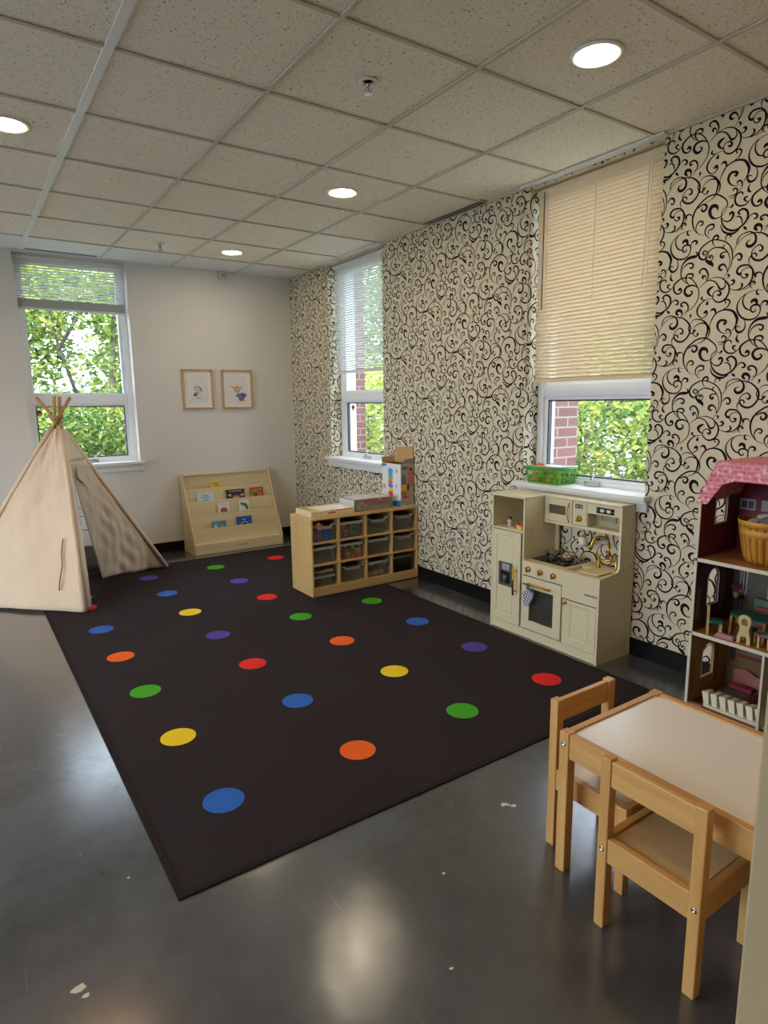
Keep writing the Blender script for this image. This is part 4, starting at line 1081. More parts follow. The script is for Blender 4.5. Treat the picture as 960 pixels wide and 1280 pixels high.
for i in range(3):
    x = a+.05+.055*i
    m = MB(); m.obox((x, CY0+.06, z+.022), (.020, .016, .018), .2*i)
    for s in (-1, 1): m.lathe((x+s*.012, CY0+.04, z+.016), [(.012, 0), (.012, .006)], 14, 'y')
    tag(m.build('toy_cart', colmat('ivory_toy', 190, 178, 150), bevel=.002), f'small ivory toy with round wheels, {("left", "middle", "right")[i]} of three in the bottom row bin', 'toy', g)

# ------------------------------------------------------------------ things on the cubby shelf
ZS_ = CZT
t = thing('wooden_tray', 'wooden play tray with a white panel lying on the left end of the cubby shelf', 'tray', (2.28, 4.17, ZS_))
x0, x1, y0, y1 = 2.098, 2.468, 4.045, 4.292; H = .043
m = MB(); w = .014
m.box(x0, x1, y0, y0+w, ZS_, ZS_+H); m.box(x0, x1, y1-w, y1, ZS_, ZS_+H); m.box(x0, x0+w, y0+w, y1-w, ZS_, ZS_+H); m.box(x1-w, x1, y0+w, y1-w, ZS_, ZS_+H)
m.build('rim', M['maple'], t, bevel=.002)
MB().box(x0+.09, x0+.104, y0+w, y1-w, ZS_+.006, ZS_+H-.002).build('divider', M['maple'], t)
MB().box(x0+w, x1-w, y0+w, y1-w, ZS_, ZS_+.006).build('base', M['maple'], t)
MB().box(x0+.104, x1-w, y0+w, y1-w, ZS_+.03, ZS_+.037).build('white_panel', M['laminate'], t)
m = MB()
m.prism(ell(x0+.155, ZS_+.021, .016, .006), 'y', y0-.0006, y0, 0); m.prism(ell(x0+.185, ZS_+.023, .020, .008), 'y', y0-.0007, y0, 0)
m.prism([(x0+.21, ZS_+.034), (x1-.02, ZS_+.037), (x1-.02, ZS_+.041), (x0+.21, ZS_+.038)], 'y', y0-.0006, y0, 0)
m.build('red_print', colmat('red_print', 196, 62, 34), t)
t = thing('gift_box', 'grey boxed toy set with a pink window front in the middle of the cubby shelf', 'box', (2.65, 4.2, ZS_))
x0, x1, y0, y1, H = 2.478, 2.832, 4.062, 4.290, .092
m = MB().box(x0, x1, y0, y1, ZS_, ZS_+H)
m.build('carton', colmat('grey_print_card', 132, 126, 112), t, bevel=.001)
MB().box(x0-.0006, x0, y0+.004, y1-.004, ZS_+.004, ZS_+H-.004).build('end_label', colmat('pale_card', 196, 196, 190), t)
MB().box(x0+.075, x1-.026, y0-.0012, y0, ZS_+.040, ZS_+H).build('pink_window', colmat('dusky_pink_print', 156, 104, 100), t)
MB().box(x0+.03, x1-.026, y0+.004, y1-.01, ZS_+H, ZS_+H+.001).build('top_window', colmat('pale_pink_film', 226, 206, 206, .2), t)
m = MB(); r = .026
m.prism(ell(x0+.047, ZS_+.037, r, r), 'y', y0-.0012, y0-.0002, 0)
m.prism(ell(x0+.047, ZS_+.037, r*.8, r*.8), 'y', y0-.0016, y0-.0002, 1)
plab(m.build('round_emblem', [colmat('pale_print', 184, 176, 158), colmat('grey_print_card', 132, 126, 112)], t), 'pale round emblem')
MB().prism([(x0+.052, ZS_+.055), (x0+.036, ZS_+.046), (x0+.037, ZS_+.026), (x0+.050, ZS_+.020), (x0+.058, ZS_+.030), (x0+.046, ZS_+.034), (x0+.044, ZS_+.042)], 'y', y0-.0022, y0-.0016).build('emblem_figure', colmat('pale_print', 184, 176, 158), t)
m = MB()
for i in range(17):
    for j in range(3):
        m.prism(ell(x0+.088+.0138*i+.0069*(j % 2), ZS_+.008+.012*j, .0042, .0035, n=8), 'y', y0-.001, y0-.0001, 0)
m.build('dot_print', colmat('pale_print', 184, 176, 158), t)
m = MB()
for (x, z) in ((x0+.075, .062), (x0+.10, .045), (x0+.232, .083)):
    for s in (-1, 1): m.prism(ell(x+s*.006, ZS_+z, .007, .0045, s*.5), 'y', y0-.0022, y0-.0013, 0)
m.build('bow', colmat('pale_pink_bow', 216, 196, 186), t)

t = thing('toy_carton', 'tall open white carton printed with coloured toys, at the wall end of the cubby shelf', 'box', (2.96, 4.15, ZS_))
x0, x1, y0, y1, z1 = 2.893, 3.020, 4.032, 4.290, .930
m = MB(); th = .003
m.box(x0, x0+th, y0, y1, ZS_, z1); m.box(x1-th, x1, y0, y1, ZS_, z1); m.box(x0+th, x1-th, y0, y0+th, ZS_, z1); m.box(x0+th, x1-th, y1-th, y1, ZS_, z1); m.box(x0+th, x1-th, y0+th, y1-th, ZS_, ZS_+th)
m.build('carton', colmat('white_card', 222, 222, 224), t)
m = MB(); m.box(x0+th, x0+th+.001, y0+th, y1-th, ZS_+th, z1); m.box(x1-th-.001, x1-th, y0+th, y1-th, ZS_+th, z1); m.box(x0+th, x1-th, y1-th-.001, y1-th, ZS_+th, z1)
m.box(x0+th, x1-th, y0+th, y0+th+.001, ZS_+th, z1-.001)
m.build('inside', colmat('brown_card', 112, 78, 40, .8), t)
kraft = colmat('kraft_card', 190, 150, 96, .8)
MB().add([(x1-.003, y0, z1), (x1-.003, y1, z1), (x1+.004, y1-.02, z1+.125), (x1+.004, y0+.012, z1+.135), (x1-.0005, y0, z1), (x1-.0005, y1, z1), (x1+.0065, y1-.02, z1+.125), (x1+.0065, y0+.012, z1+.135)],
         [(0, 1, 2, 3), (7, 6, 5, 4), (0, 4, 5, 1), (1, 5, 6, 2), (2, 6, 7, 3), (3, 7, 4, 0)]).build('side_flap', kraft, t)
MB().add([(x0, y1-.003, z1), (x1, y1-.003, z1), (x1-.004, y1+.012, z1+.045), (x0+.004, y1+.012, z1+.045), (x0, y1, z1), (x1, y1, z1), (x1-.004, y1+.015, z1+.045), (x0+.004, y1+.015, z1+.045)],
         [(0, 3, 2, 1), (4, 5, 6, 7), (0, 1, 5, 4), (1, 2, 6, 5), (2, 3, 7, 6), (3, 0, 4, 7)]).build('back_flap', kraft, t)
MB().add([(x0+.003, y0, z1), (x1, y0, z1), (x1-.002, y0-.004, z1+.045), (x0+.05, y0-.004, z1+.04), (x0+.003, y0+.002, z1), (x1, y0+.002, z1), (x1-.002, y0-.002, z1+.045), (x0+.05, y0-.002, z1+.04)],
         [(0, 1, 2, 3), (7, 6, 5, 4), (0, 4, 5, 1), (1, 5, 6, 2), (2, 6, 7, 3), (3, 7, 4, 0)]).build('front_flap', colmat('grey_card_back', 150, 140, 130), t)
# printed pictures on the left (long) face and the front face
def print_x(polys, xf, name='printed_picture'):
    for k, (poly, col) in enumerate(polys): MB().prism(poly, 'x', xf-.0006-.0002*k, xf).build('printed_shape', col, t)
cyan = colmat('print_cyan', 60, 160, 210); pg = colmat('print_green', 130, 180, 60); po = colmat('print_orange', 230, 100, 40); pb = colmat('print_blue', 70, 130, 200); py_ = colmat('print_yellow', 238, 184, 40); prd = colmat('print_red', 214, 60, 40); dteal = colmat('print_teal', 20, 126, 160); lil = colmat('print_lilac', 190, 186, 200); bandteal = colmat('band_teal', 16, 120, 156)
yc = (y0+y1)/2+.01
print_x([(ell(yc, .868, .034, .026), cyan), (ell(yc, .836, .034, .018), cyan), (ell(yc, .812, .034, .018), pg), (ell(yc+.002, .780, .032, .020), po), (ell(yc, .750, .034, .020), pb), (ell(yc-.004, .712, .030, .024), py_), (ell(yc-.002, .686, .032, .020), prd), (ell(yc-.002, .668, .024, .012), prd),
         (ell(yc+.088, .738, .018, .020), colmat('print_peach', 236, 160, 120)), (ell(yc-.085, .872, .012, .014), colmat('print_sage', 150, 190, 140)), (ell(yc-.085, .756, .012, .016), lil),
         ([(y0, ZS_+.002), (y1-.04, ZS_+.002), (y1-.04, ZS_+.02), (y0, ZS_+.055)], bandteal), ([(y1-.002, z1-.004), (y1-.06, z1-.004), (y1-.06, z1-.022), (y1-.002, z1-.030)], dteal)], x0)
def print_y(polys, yf, name):
    for k, (poly, col) in enumerate(polys): MB().prism(poly, 'y', yf-.0006-.0002*k, yf).build('printed_shape', col, t)
salmon = colmat('print_salmon', 206, 120, 104); dk = colmat('print_dark', 50, 44, 50); cream_p = colmat('print_cream', 176, 158, 136)
print_y([(R_(x0+.002, z1-.33, x1-.002, z1-.002), cream_p), (ell(x0+.040, z1-.032, .034, .013, .05), dteal), (ell(x0+.098, z1-.05, .018, .02), colmat('print_hair', 70, 50, 44)), (R_(x0+.075, .74, x1-.004, .86), salmon), (ell(x0+.09, .86, .020, .022), salmon),
         (ell(x0+.03, .80, .022, .05), colmat('print_grey', 110, 116, 120)), (ell(x0+.032, .74, .03, .03), py_), (ell(x0+.030, .70, .03, .02), colmat('print_ochre', 170, 120, 50)), (ell(x0+.072, .745, .010, .03), dk), (ell(x0+.04, .668, .022, .014), prd), (R_(x0+.055, .664, x0+.09, .668), dk),
         (R_(x0+.02, .60, x1-.02, .634), colmat('print_text_grey', 164, 152, 140)), (R_(x0+.06, .604, x0+.09, .607), dk)], y0, 'printed_front')

# ------------------------------------------------------------------ green basket of toy food on the near window sill
def green_basket():
    x0, x1, y0, y1, z0, H = 2.985, 3.135, 2.525, 2.792, ZS+.005, .098
    t = thing('green_basket', 'green slatted plastic basket of toy food on the window sill above the toy kitchen', 'basket', ((x0+x1)/2, (y0+y1)/2, z0))
    gm = colmat('bright_green_plastic', 84, 170, 52); m = MB()
    def lerp4(k, o=0):
        s = .012*(1-k); return (x0+s-o, x1-s+o, y0+s-o, y1-s+o)
    for (k0, k1) in ((0, .10), (.78, 1.0), (.42, .48)):
        a = lerp4(k0); b = lerp4(k1); za, zb = z0+H*k0, z0+H*k1; th = .003
        def quadwall(P0, P1, Q0, Q1, nx, ny):
            vs = [(*P0, za), (*P1, za), (*Q1, zb), (*Q0, zb)]; v2 = [(v[0]+nx*th, v[1]+ny*th, v[2]) for v in vs]
            m.add(vs+v2, [(0, 1, 2, 3), (7, 6, 5, 4), (0, 4, 5, 1), (1, 5, 6, 2), (2, 6, 7, 3), (3, 7, 4, 0)])
        quadwall((a[0], a[2]), (a[0], a[3]), (b[0], b[2]), (b[0], b[3]), 1, 0); quadwall((a[1], a[2]), (a[1], a[3]), (b[1], b[2]), (b[1], b[3]), -1, 0)
        quadwall((a[0], a[2]), (a[1], a[2]), (b[0], b[2]), (b[1], b[2]), 0, 1); quadwall((a[0], a[3]), (a[1], a[3]), (b[0], b[3]), (b[1], b[3]), 0, -1)
    for k in range(13):
        f = k/12; a, b = lerp4(0), lerp4(1); w = .006 if k in (0, 6, 12) else .0022
        for side in (0, 1):
            p = (a[side]+(0.0005 if side == 0 else -.0005), a[2]+(a[3]-a[2])*f, z0+.002); q = (b[side], b[2]+(b[3]-b[2])*f, z0+H-.004)
            m.tube([p, q], w, 6)
    for k in range(7):
        f = k/6; a, b = lerp4(0), lerp4(1)
        for side in (2, 3):
            m.tube([(a[0]+(a[1]-a[0])*f, a[side], z0+.002), (b[0]+(b[1]-b[0])*f, b[side], z0+H-.004)], .0035 if k in (0, 6) else .002, 6)
    m.box(x0+.012, x1-.012, y0+.012, y1-.012, z0, z0+.003)
    m.tube([(x0-.003, y0-.003, z0+H), (x1+.003, y0-.003, z0+H), (x1+.003, y1+.003, z0+H), (x0-.003, y1+.003, z0+H), (x0-.003, y0-.003, z0+H)], .005, 8)
    m.build('basket_body', gm, t)
    return x0, x1, y0, y1, z0, H
x0, x1, y0, y1, z0, H = green_basket()
rnd = random.Random(9); fc = [cols[0], cols[1], cols[2], cols[3], colmat('toy_lime', 150, 196, 60), colmat('toy_bread', 214, 170, 110)]
fn = ['red', 'orange', 'yellow', 'green', 'lime', 'tan']
for i in range(8):
    for j in range(3):
        for l in range(2):
            k = rnd.randrange(6); r = .014+.003*rnd.random()
            cx, cy, cz = x0+.034+.040*j, y0+.034+.0285*i, z0+.020+l*.032
            m = MB().lathe((cx, cy, cz), [(.0001, -r)]+[(r*sin(a), -r*cos(a)*(1 if k != 2 else 1.25)) for a in [pi*q/6 for q in range(1, 6)]]+[(.0001, r)], 12)
            tag(m.build('toy_fruit', fc[k]), f'{fn[k]} toy food piece inside the green basket', 'toy food', 'toy food in the green basket')
t = thing('clear_lid', 'frosted lid lying loosely on top of the green basket', 'lid', ((x0+x1)/2, (y0+y1)/2, z0+H+.005))
m = MB().box(x0-.004, x1+.006, y0-.006, y1-.06, z0+H+.006, z0+H+.010); m.build('panel', clear('frosted_lid', rgb(226, 230, 236), .72, .3), t, bevel=.002)
m = MB(); zz = z0+H+.011
m.tube([(x0-.004, y0-.006, zz), (x1+.006, y0-.006, zz), (x1+.006, y1-.06, zz), (x0-.004, y1-.06, zz), (x0-.004, y0-.006, zz)], .004, 8); m.build('lid_edge', M['lightgrey'], t)
m = MB()
for k in range(7):
    a = k*.9; m.lathe((x0+.035+.012*cos(a), y1-.085+.022*sin(a), z0+H+.019+.004*sin(2*a)), [(.0001, -.009), (.009, -.004), (.010, .002), (.0001, .008)], 10)
m.box(x0+.02, x0+.05, y1-.11, y1-.06, z0+H+.0105, z0+H+.014)
tag(m.build('toy_carrots', colmat('toy_orange_bright', 236, 110, 40)), 'bright orange toy heap lying on the lid of the green basket', 'toy food')
# ------------------------------------------------------------------ toy kitchen
KX, KB = 2.732, 3.018            # front plane, back
KY0, KY1, KF = 2.018, 2.832, 2.572   # right end, left end, side of the fridge tower
CTR, KT = .478, .850             # counter top, overall height
UX = 2.900                       # front of the upper cabinet
kt = thing('toy_kitchen', 'cream white wooden toy kitchen with gold fittings under the near window', 'toy kitchen', ((KX+KB)/2, (KY0+KY1)/2, 0))
KM, KG = M['kitchen'], M['kitchen_dark']
# side panels
r = .03
prof = [(KX, 0), (KB, 0), (KB, KT), (UX-.004, KT)]+[(UX-.004, CTR+.012+r)]+[(UX-.004-r+r*cos(a), CTR+.012+r-r*sin(a)) for a in [pi/2*k/6 for k in range(1, 7)]]+[(KX, CTR)]
m = MB(); m.prism([(p[0], p[1]) for p in prof], 'y', KY0, KY0+.013); m.build('side_panel', KM, kt, bevel=.0015)
MB().box(KX, KB, KY1-.013, KY1, 0, KT-.004).build('side_panel', KM, kt, bevel=.0015)
MB().box(KX+.002, KB, KF-.012, KF, .02, KT-.004).build('tower_panel', KM, kt, bevel=.0015)
MB().box(KX-.010, KB, KF-.016, KY1+.004, KT-.006, KT+.008).build('top_board', KM, kt, bevel=.002)
MB().box(UX-.008, KB, KY0+.0, KF-.017, KT-.004, KT+.008).build('top_board', KM, kt, bevel=.002)
MB().box(KX+.004, KX+.014, KY0+.013, KY1-.013, .002, .056).build('toe_board', KM, kt)
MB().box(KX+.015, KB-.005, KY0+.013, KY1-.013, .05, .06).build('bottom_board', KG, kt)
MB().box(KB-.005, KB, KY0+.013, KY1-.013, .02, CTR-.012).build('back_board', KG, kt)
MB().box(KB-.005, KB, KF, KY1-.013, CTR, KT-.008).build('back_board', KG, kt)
MB().box(KB-.012, KB, KF-.040, KF-.012, CTR, .70).build('back_rail', KM, kt)
m = MB()
for (x, z) in ((2.80, .06), (2.975, .075), (2.935, .50), (2.985, .51)): m.lathe((x, KY0-.0001, z), [(.0045, 0), (.0045, -.0008), (.0001, -.001)], 10, 'y')
for (x, z) in ((2.79, .66), (2.90, .68)): m.lathe((x, KF-.0121, z), [(.0045, 0), (.0045, -.0008), (.0001, -.001)], 10, 'y')
m.build('screw_cap', colmat('screw_dark', 92, 78, 60), kt)
# fridge: niche, shelf, door
MB().box(KX+.002, KB-.006, KF, KY1-.013, .638, .650).build('niche_shelf', KM, kt, bevel=.001)
def framed_door(name, y0, y1, z0, z1, py0, py1, pz0, pz1, label=None):
    o = MB(); x0, x1 = KX-.001, KX+.013
    o.prism([(y0, z0), (y1, z0), (y1, z1), (y0, z1)], 'x', x0, x1, 0, holes=[[(py0, pz0), (py0, pz1), (py1, pz1), (py1, pz0)]])
    e = .007
    o.add([(x0, py0, pz0), (x0, py1, pz0), (x0, py1, pz1), (x0, py0, pz1), (x0+.006, py0+e, pz0+e), (x0+.006, py1-e, pz0+e), (x0+.006, py1-e, pz1-e), (x0+.006, py0+e, pz1-e),
           (x0+.0025, py0+2*e, pz0+2*e), (x0+.0025, py1-2*e, pz0+2*e), (x0+.0025, py1-2*e, pz1-2*e), (x0+.0025, py0+2*e, pz1-2*e)],
          [(0, 1, 5, 4), (1, 2, 6, 5), (2, 3, 7, 6), (3, 0, 4, 7), (4, 5, 9, 8), (5, 6, 10, 9), (6, 7, 11, 10), (7, 4, 8, 11), (8, 9, 10, 11)])
    return o.build(name, KM, kt)
fd = framed_door('fridge_door', KF+.012, KY1-.016, .060, .634, 2.640, 2.785, .105, .606)
m = MB().tube([(KX-.028, 2.614, .427), (KX-.028, 2.614, .252)], .0062, 12)
for z in (.402, .276): m.tube([(KX, 2.614, z), (KX-.028, 2.614, z)], .0035, 8)
m.build('handle', M['gold'], fd)
m = MB(); m.box(KX-.004, KX+.0015, 2.648, 2.762, .286, .437)
dsp = m.build('dispenser', M['grey'], fd, bevel=.002)
m = MB(); m.box(KX-.0055, KX-.004, 2.672, 2.728, .390, .426); m.build('dispenser_screen', colmat('dispenser_label', 170, 176, 172), dsp)
m = MB(); m.prism(ell(2.700, .408, .011, .011), 'x', KX-.0062, KX-.0055, 0); m.prism(ell(2.700, .408, .008, .008), 'x', KX-.0066, KX-.0055, 1); m.build('round_icon', [M['grey'], colmat('dispenser_label', 170, 176, 172)], dsp)
m = MB(); m.box(KX-.0048, KX-.004, 2.662, 2.742, .305, .380); m.build('dispenser_bay', M['black'], dsp)
m = MB(); m.lathe((KX-.006, 2.702, .308), [(.012, 0), (.017, .052), (.016, .052), (.011, .002), (.0001, .002)], 16)
m.build('dispenser_cup', M['grey'], dsp)
# oven column
fr = MB(); fr.box(KX, KX+.012, 2.268, KF-.013, .392, CTR-.004); cp = fr.build('control_panel', KM, kt, bevel=.001)
for y in (2.516, 2.423, 2.328):
    k = MB().lathe((KX, y, .432), [(.017, .0), (.017, -.003), (.0145, -.005), (.0145, -.014), (.012, -.016), (.0001, -.016)], 22, 'x'); k.box(KX-.024, KX-.014, y-.004, y+.004, .432-.016, .432+.016)
    k.build('knob', M['gold'], cp)
m = MB(); y0, y1, z0, z1 = 2.270, KF-.015, .064, .386; wy0, wy1, wz0, wz1 = 2.326, 2.507, .118, .318
m.prism([(y0, z0), (y1, z0), (y1, z1), (y0, z1)], 'x', KX-.001, KX+.013, 0, holes=[[(wy0, wz0), (wy0, wz1), (wy1, wz1), (wy1, wz0)]])
od = m.build('oven_door', KM, kt)
MB().box(KX+.006, KX+.009, wy0-.004, wy1+.004, wz0-.004, wz1+.004).build('oven_window', clear('smoked_window', rgb(84, 82, 72), .5, .08), od)
m = MB().tube([(KX-.026, 2.334, .346), (KX-.026, 2.530, .346)], .0058, 12)
for y in (2.350, 2.512): m.tube([(KX, y, .346), (KX-.026, y, .346)], .0035, 8)
m.build('handle', M['gold'], od)
MB().box(KX+.03, KB-.01, 2.275, KF-.014, .222, .228).build('oven_shelf', M['lightgrey'], kt)
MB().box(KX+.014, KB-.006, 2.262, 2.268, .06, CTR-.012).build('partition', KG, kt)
# right cupboard
MB().box(KX, KX+.012, KY0+.013, 2.268, .322, CTR-.004).build('front_panel', KM, kt, bevel=.001)
text('brand_text', 'teamson', .024, M['black'], kt, basis((KX-.0006, 2.071, .379), (0, -1, 0), (0, 0, 1)), .0005)
cd_ = framed_door('cupboard_door', KY0+.015, 2.258, .060, .316, 2.073, 2.206, .102, .298)
k = MB().lathe((KX, 2.236, .302), [(.006, 0), (.006, -.010), (.0105, -.013), (.0105, -.020), (.0001, -.022)], 18, 'x'); k.build('knob', M['gold'], cd_)
# counter with sink and hob
m = MB(); sx0, sx1, sy0, sy1 = 2.775, 2.905, 2.060, 2.272
m.prism([(KX-.002, KY0+.013), (KX-.002, KF-.012), (KB, KF-.012), (KB, KY0+.013)], 'z', CTR-.012, CTR, 0, holes=[[(sx0, sy0), (sx1, sy0), (sx1, sy1), (sx0, sy1)]])
ct = m.build('countertop', KM, kt)
m = MB(); d = .012
m.add([(sx0, sy0, CTR), (sx1, sy0, CTR), (sx1, sy1, CTR), (sx0, sy1, CTR), (sx0+.006, sy0+.006, CTR-d), (sx1-.006, sy0+.006, CTR-d), (sx1-.006, sy1-.006, CTR-d), (sx0+.006, sy1-.006, CTR-d)],
      [(0, 1, 5, 4), (1, 2, 6, 5), (2, 3, 7, 6), (3, 0, 4, 7), (4, 5, 6, 7)])
m.build('sink', colmat('sink_cream', 206, 196, 160), kt)
plab(MB().box(sx0+.008, sx1-.006, sy0+.008, sy1-.075, CTR+.0004, CTR+.006).build('sink_board', colmat('pale_sink_board', 222, 204, 158), kt, bevel=.001), 'pale board over the sink')
MB().box(2.795, 3.000, 2.302, 2.556, CTR+.0004, CTR+.005).build('hob', M['black_gloss'], kt, bevel=.0015)
m = MB()
for (x, y) in ((2.93, 2.505), (2.885, 2.372)):
    m.lathe((x, y, CTR+.0052), [(.047, 0), (.047, .0012), (.041, .0012), (.041, .0002)], 28)
m.build('burner_ring', M['grey'], kt)
# faucet (gold bridge tap)
m = MB(); ax_, ay_ = 2.948, 2.192; bx_, by_ = 2.978, 2.098
for (x, y) in ((ax_, ay_), (bx_, by_)):
    m.lathe((x, y, CTR+.0003), [(.013, 0), (.013, .004), (.0085, .008), (.0085, .062), (.010, .066), (.010, .074), (.0001, .078)], 16)
    m.tube([(x, y, CTR+.070), (x-.028, y+.018, CTR+.084)], [.005, .004], 8)
zb = CTR+.046; m.tube([(ax_, ay_, zb), (bx_, by_, zb)], .0055, 10)
cx, cy = (ax_+bx_)/2+.004, (ay_+by_)/2
m.tube([(cx, cy, zb), (cx, cy, CTR+.15)], .0065, 12)
sp = []
for k in range(9):
    a = pi*k/8; sp.append((cx-.026+.026*cos(a), cy+.034-.034*cos(a), CTR+.15+.030*sin(a)))
sp += [(cx-.056, cy+.074, CTR+.125), (cx-.062, cy+.082, CTR+.105)]
m.tube(sp, [.0065]*9+[.0075, .008], 12)
m.build('faucet', M['gold'], kt)
# upper cabinet: microwave, dial panel, coffee niche
z0, z1 = .700, KT-.004
MB().box(UX+.012, KB, KY0+.013, KF-.013, z0, z0+.008).build('upper_floor', KM, kt)
MB().box(UX, UX+.012, KY0+.013, KF-.013, z0-.010, z0+.008).build('upper_rail', KM, kt, bevel=.001)
m = MB(); y0, y1 = 2.352, KF-.018; wy0, wy1, wz0, wz1 = 2.398, 2.522, .752, .806
m.prism([(y0, z0+.010), (y1, z0+.010), (y1, z1-.002), (y0, z1-.002)], 'x', UX-.002, UX+.010, 0, holes=[[(wy0, wz0), (wy0, wz1), (wy1, wz1), (wy1, wz0)]])
mw = m.build('microwave_door', KM, kt)
MB().box(UX+.005, UX+.008, wy0-.003, wy1+.003, wz0-.003, wz1+.003).build('microwave_window', M['oven_glass'], mw)
hp = [(UX-.002-.022*sin(pi*k/8), 2.372, .716+.112*k/8) for k in range(9)]
MB().tube(hp, .0042, 10).build('handle', colmat('dull_gold', 176, 150, 96, .35), mw)
pn = MB().box(UX-.001, UX+.010, 2.252, 2.348, z0+.010, z1-.002).build('dial_panel', KM, kt, bevel=.001)
MB().box(UX-.0022, UX-.001, 2.278, 2.330, .806, .830).build('display', colmat('display_dark', 66, 54, 52), pn)
m = MB()
for y in (2.290, 2.316): m.box(UX-.0028, UX-.0022, y-.008, y+.008, .811, .825)
m.build('display_digit', colmat('display_grey', 150, 140, 124), pn)
m = MB()
for (y, z) in ((2.326, .793), (2.317, .793), (2.300, .793), (2.290, .793), (2.324, .778), (2.305, .782), (2.318, .770), (2.290, .772)): m.box(UX-.0018, UX-.001, y-.003, y+.003, z-.0016, z+.0016)
m.build('dial_mark', colmat('display_grey', 150, 140, 124), pn)
k = MB().lathe((UX-.001, 2.300, .748), [(.019, 0), (.019, -.004), (.016, -.008), (.0001, -.010)], 22, 'x'); k.obox((UX-.014, 2.300, .748), (.006, .0045, .017), Matrix.Rotation(radians(35), 3, 'X')); k.build('knob', M['gold'], pn)
m = MB(); ny0, ny1 = KY0+.018, 2.244
m.box(UX, UX+.010, KY0+.013, 2.250, .788, z1-.002); m.box(UX, UX+.010, 2.244, 2.250, z0+.008, .788)
m.build('niche_front', KM, kt, bevel=.001)
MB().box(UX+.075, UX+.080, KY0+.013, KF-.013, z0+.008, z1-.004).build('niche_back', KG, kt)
MB().box(UX+.010, UX+.075, 2.246, 2.252, z0+.008, z1-.004).build('niche_side', KM, kt)
dp = MB().box(UX-.0015, UX, 2.072, 2.186, .797, .830).build('black_display', M['black_gloss'], kt)
m = MB()
for y in (2.149, 2.107): m.box(UX-.0022, UX-.0015, y-.012, y+.012, .805, .822)
m.build('display_icon', colmat('pale_icon', 206, 210, 190), dp)
m = MB()
for y in (2.176, 2.128, 2.082): m.box(UX-.0021, UX-.0015, y-.005, y+.005, .811, .816)
m.build('display_text', colmat('dim_icon', 110, 108, 96), dp)
for y in (2.176, 2.082):
    MB().lathe((UX+.035, y, .748), [(.0045, 0), (.0065, .006), (.0065, .040)], 12).build('nozzle', colmat('dull_gold', 176, 150, 96, .35), kt)
m = MB().tube([(UX+.03, KY0+.013, .685), (UX+.03, KF-.013, .685)], .003, 8); m.build('hanging_rod', M['gold'], kt)

# things on and in the kitchen
t = thing('toy_cup', 'white toy cup hanging under the upper cabinet of the toy kitchen', 'toy cup', (UX+.03, 2.318, .62))
a = radians(20)
m = MB(); prof = [(.0001, 0), (.024, .0), (.030, .006), (.033, .045), (.0315, .045), (.028, .008), (.0001, .004)]
m.lathe((0, 0, 0), prof, 24); Rm = Matrix.Rotation(radians(78), 3, 'Y')
Rm = Matrix.Rotation(radians(-55), 3, 'Z') @ Rm
m.v = [tuple(Vector((UX+.028, 2.318, .605))+Rm @ Vector(v)) for v in m.v]
m.build('body', colmat('white_cup_enamel', 226, 220, 204), t)
c = Vector((UX+.028, 2.318, .605)); up_ = Vector((0, 0, 1))
m = MB().tube([c+Rm @ Vector((-.031, 0, .012)), c+Rm @ Vector((-.050, 0, .014)), c+Rm @ Vector((-.056, 0, .024)), c+Rm @ Vector((-.050, 0, .034)), c+Rm @ Vector((-.033, 0, .036))], .0028, 8)
m.build('handle', colmat('white_cup_enamel', 226, 220, 204), t)
m = MB().tube([(UX+.03, 2.318, .6855), (UX+.03, 2.318, .672), (UX+.026, 2.318, .664)], .0022, 6); m.build('hook', M['gold'], t)
def pot(x, y, label, r, h, food=None):
    z = CTR+.0065
    t = thing('toy_pot', label, 'toy pot', (x, y, z), 'steel toy pots on the hob')
    MB().lathe((x, y, z), [(.0001, 0), (r*.92, 0), (r, .005), (r, h), (r+.003, h+.001), (r+.002, h-.001), (r-.002, h-.001), (r-.002, .006), (.0001, .003)], 30).build('body', M['steel'], t)
    for s in (-1, 1):
        a = radians(60)
        p = Vector((x, y, z+h*.8)); d = Vector((cos(a)*s, sin(a)*s, 0)); e = Vector((-sin(a), cos(a), 0))
        MB().tube([p+d*r+e*.012, p+d*(r+.014)+e*.010, p+d*(r+.014)-e*.010, p+d*r-e*.012], .0025, 8).build('handle', M['steel'], t)
    return t, z
t1, z = pot(2.930, 2.505, 'left toy pot with a knobbed lid at the back of the hob', .040, .028)
MB().lathe((2.930, 2.505, z+.029), [(.041, 0), (.040, .002), (.02, .008), (.006, .010), (.006, .016), (.009, .019), (.0001, .021)], 28).build('lid', clear('pot_lid', rgb(150, 146, 132), .35, .1), t1)
t2, z = pot(2.885, 2.372, 'right toy pot heaped with toy food on the hob', .043, .030)
for k, (dx, dy, dz) in enumerate(((0, .012, .030), (.016, -.010, .030), (-.018, -.006, .029), (.004, -.002, .043), (-.004, -.024, .030))):
    m = MB().lathe((2.885+dx, 2.372+dy, z+dz), [(.0001, -.008), (.006, -.006), (.005, 0), (.013, .003), (.010, .010), (.0001, .013)], 14)
    tag(m.build('toy_mushroom', colmat('toy_mushroom', 206, 172, 134)), 'tan toy food piece heaped in the right pot on the hob', 'toy food', 'toy food in the right pot')
t = thing('toy_shaker', 'small white toy bottle with a brown lid in the open niche of the toy kitchen', 'toy bottle', (2.805, 2.748, .650))
MB().lathe((2.805, 2.748, .6503), [(.0135, 0), (.0150, .003), (.0150, .034), (.0120, .040)], 20).build('bottle', colmat('white_toy', 226, 218, 206), t)
MB().lathe((2.805, 2.748, .6905), [(.0125, 0), (.0130, .006), (.011, .015), (.0001, .017)], 20).build('lid', colmat('brown_lid', 128, 88, 54), t)
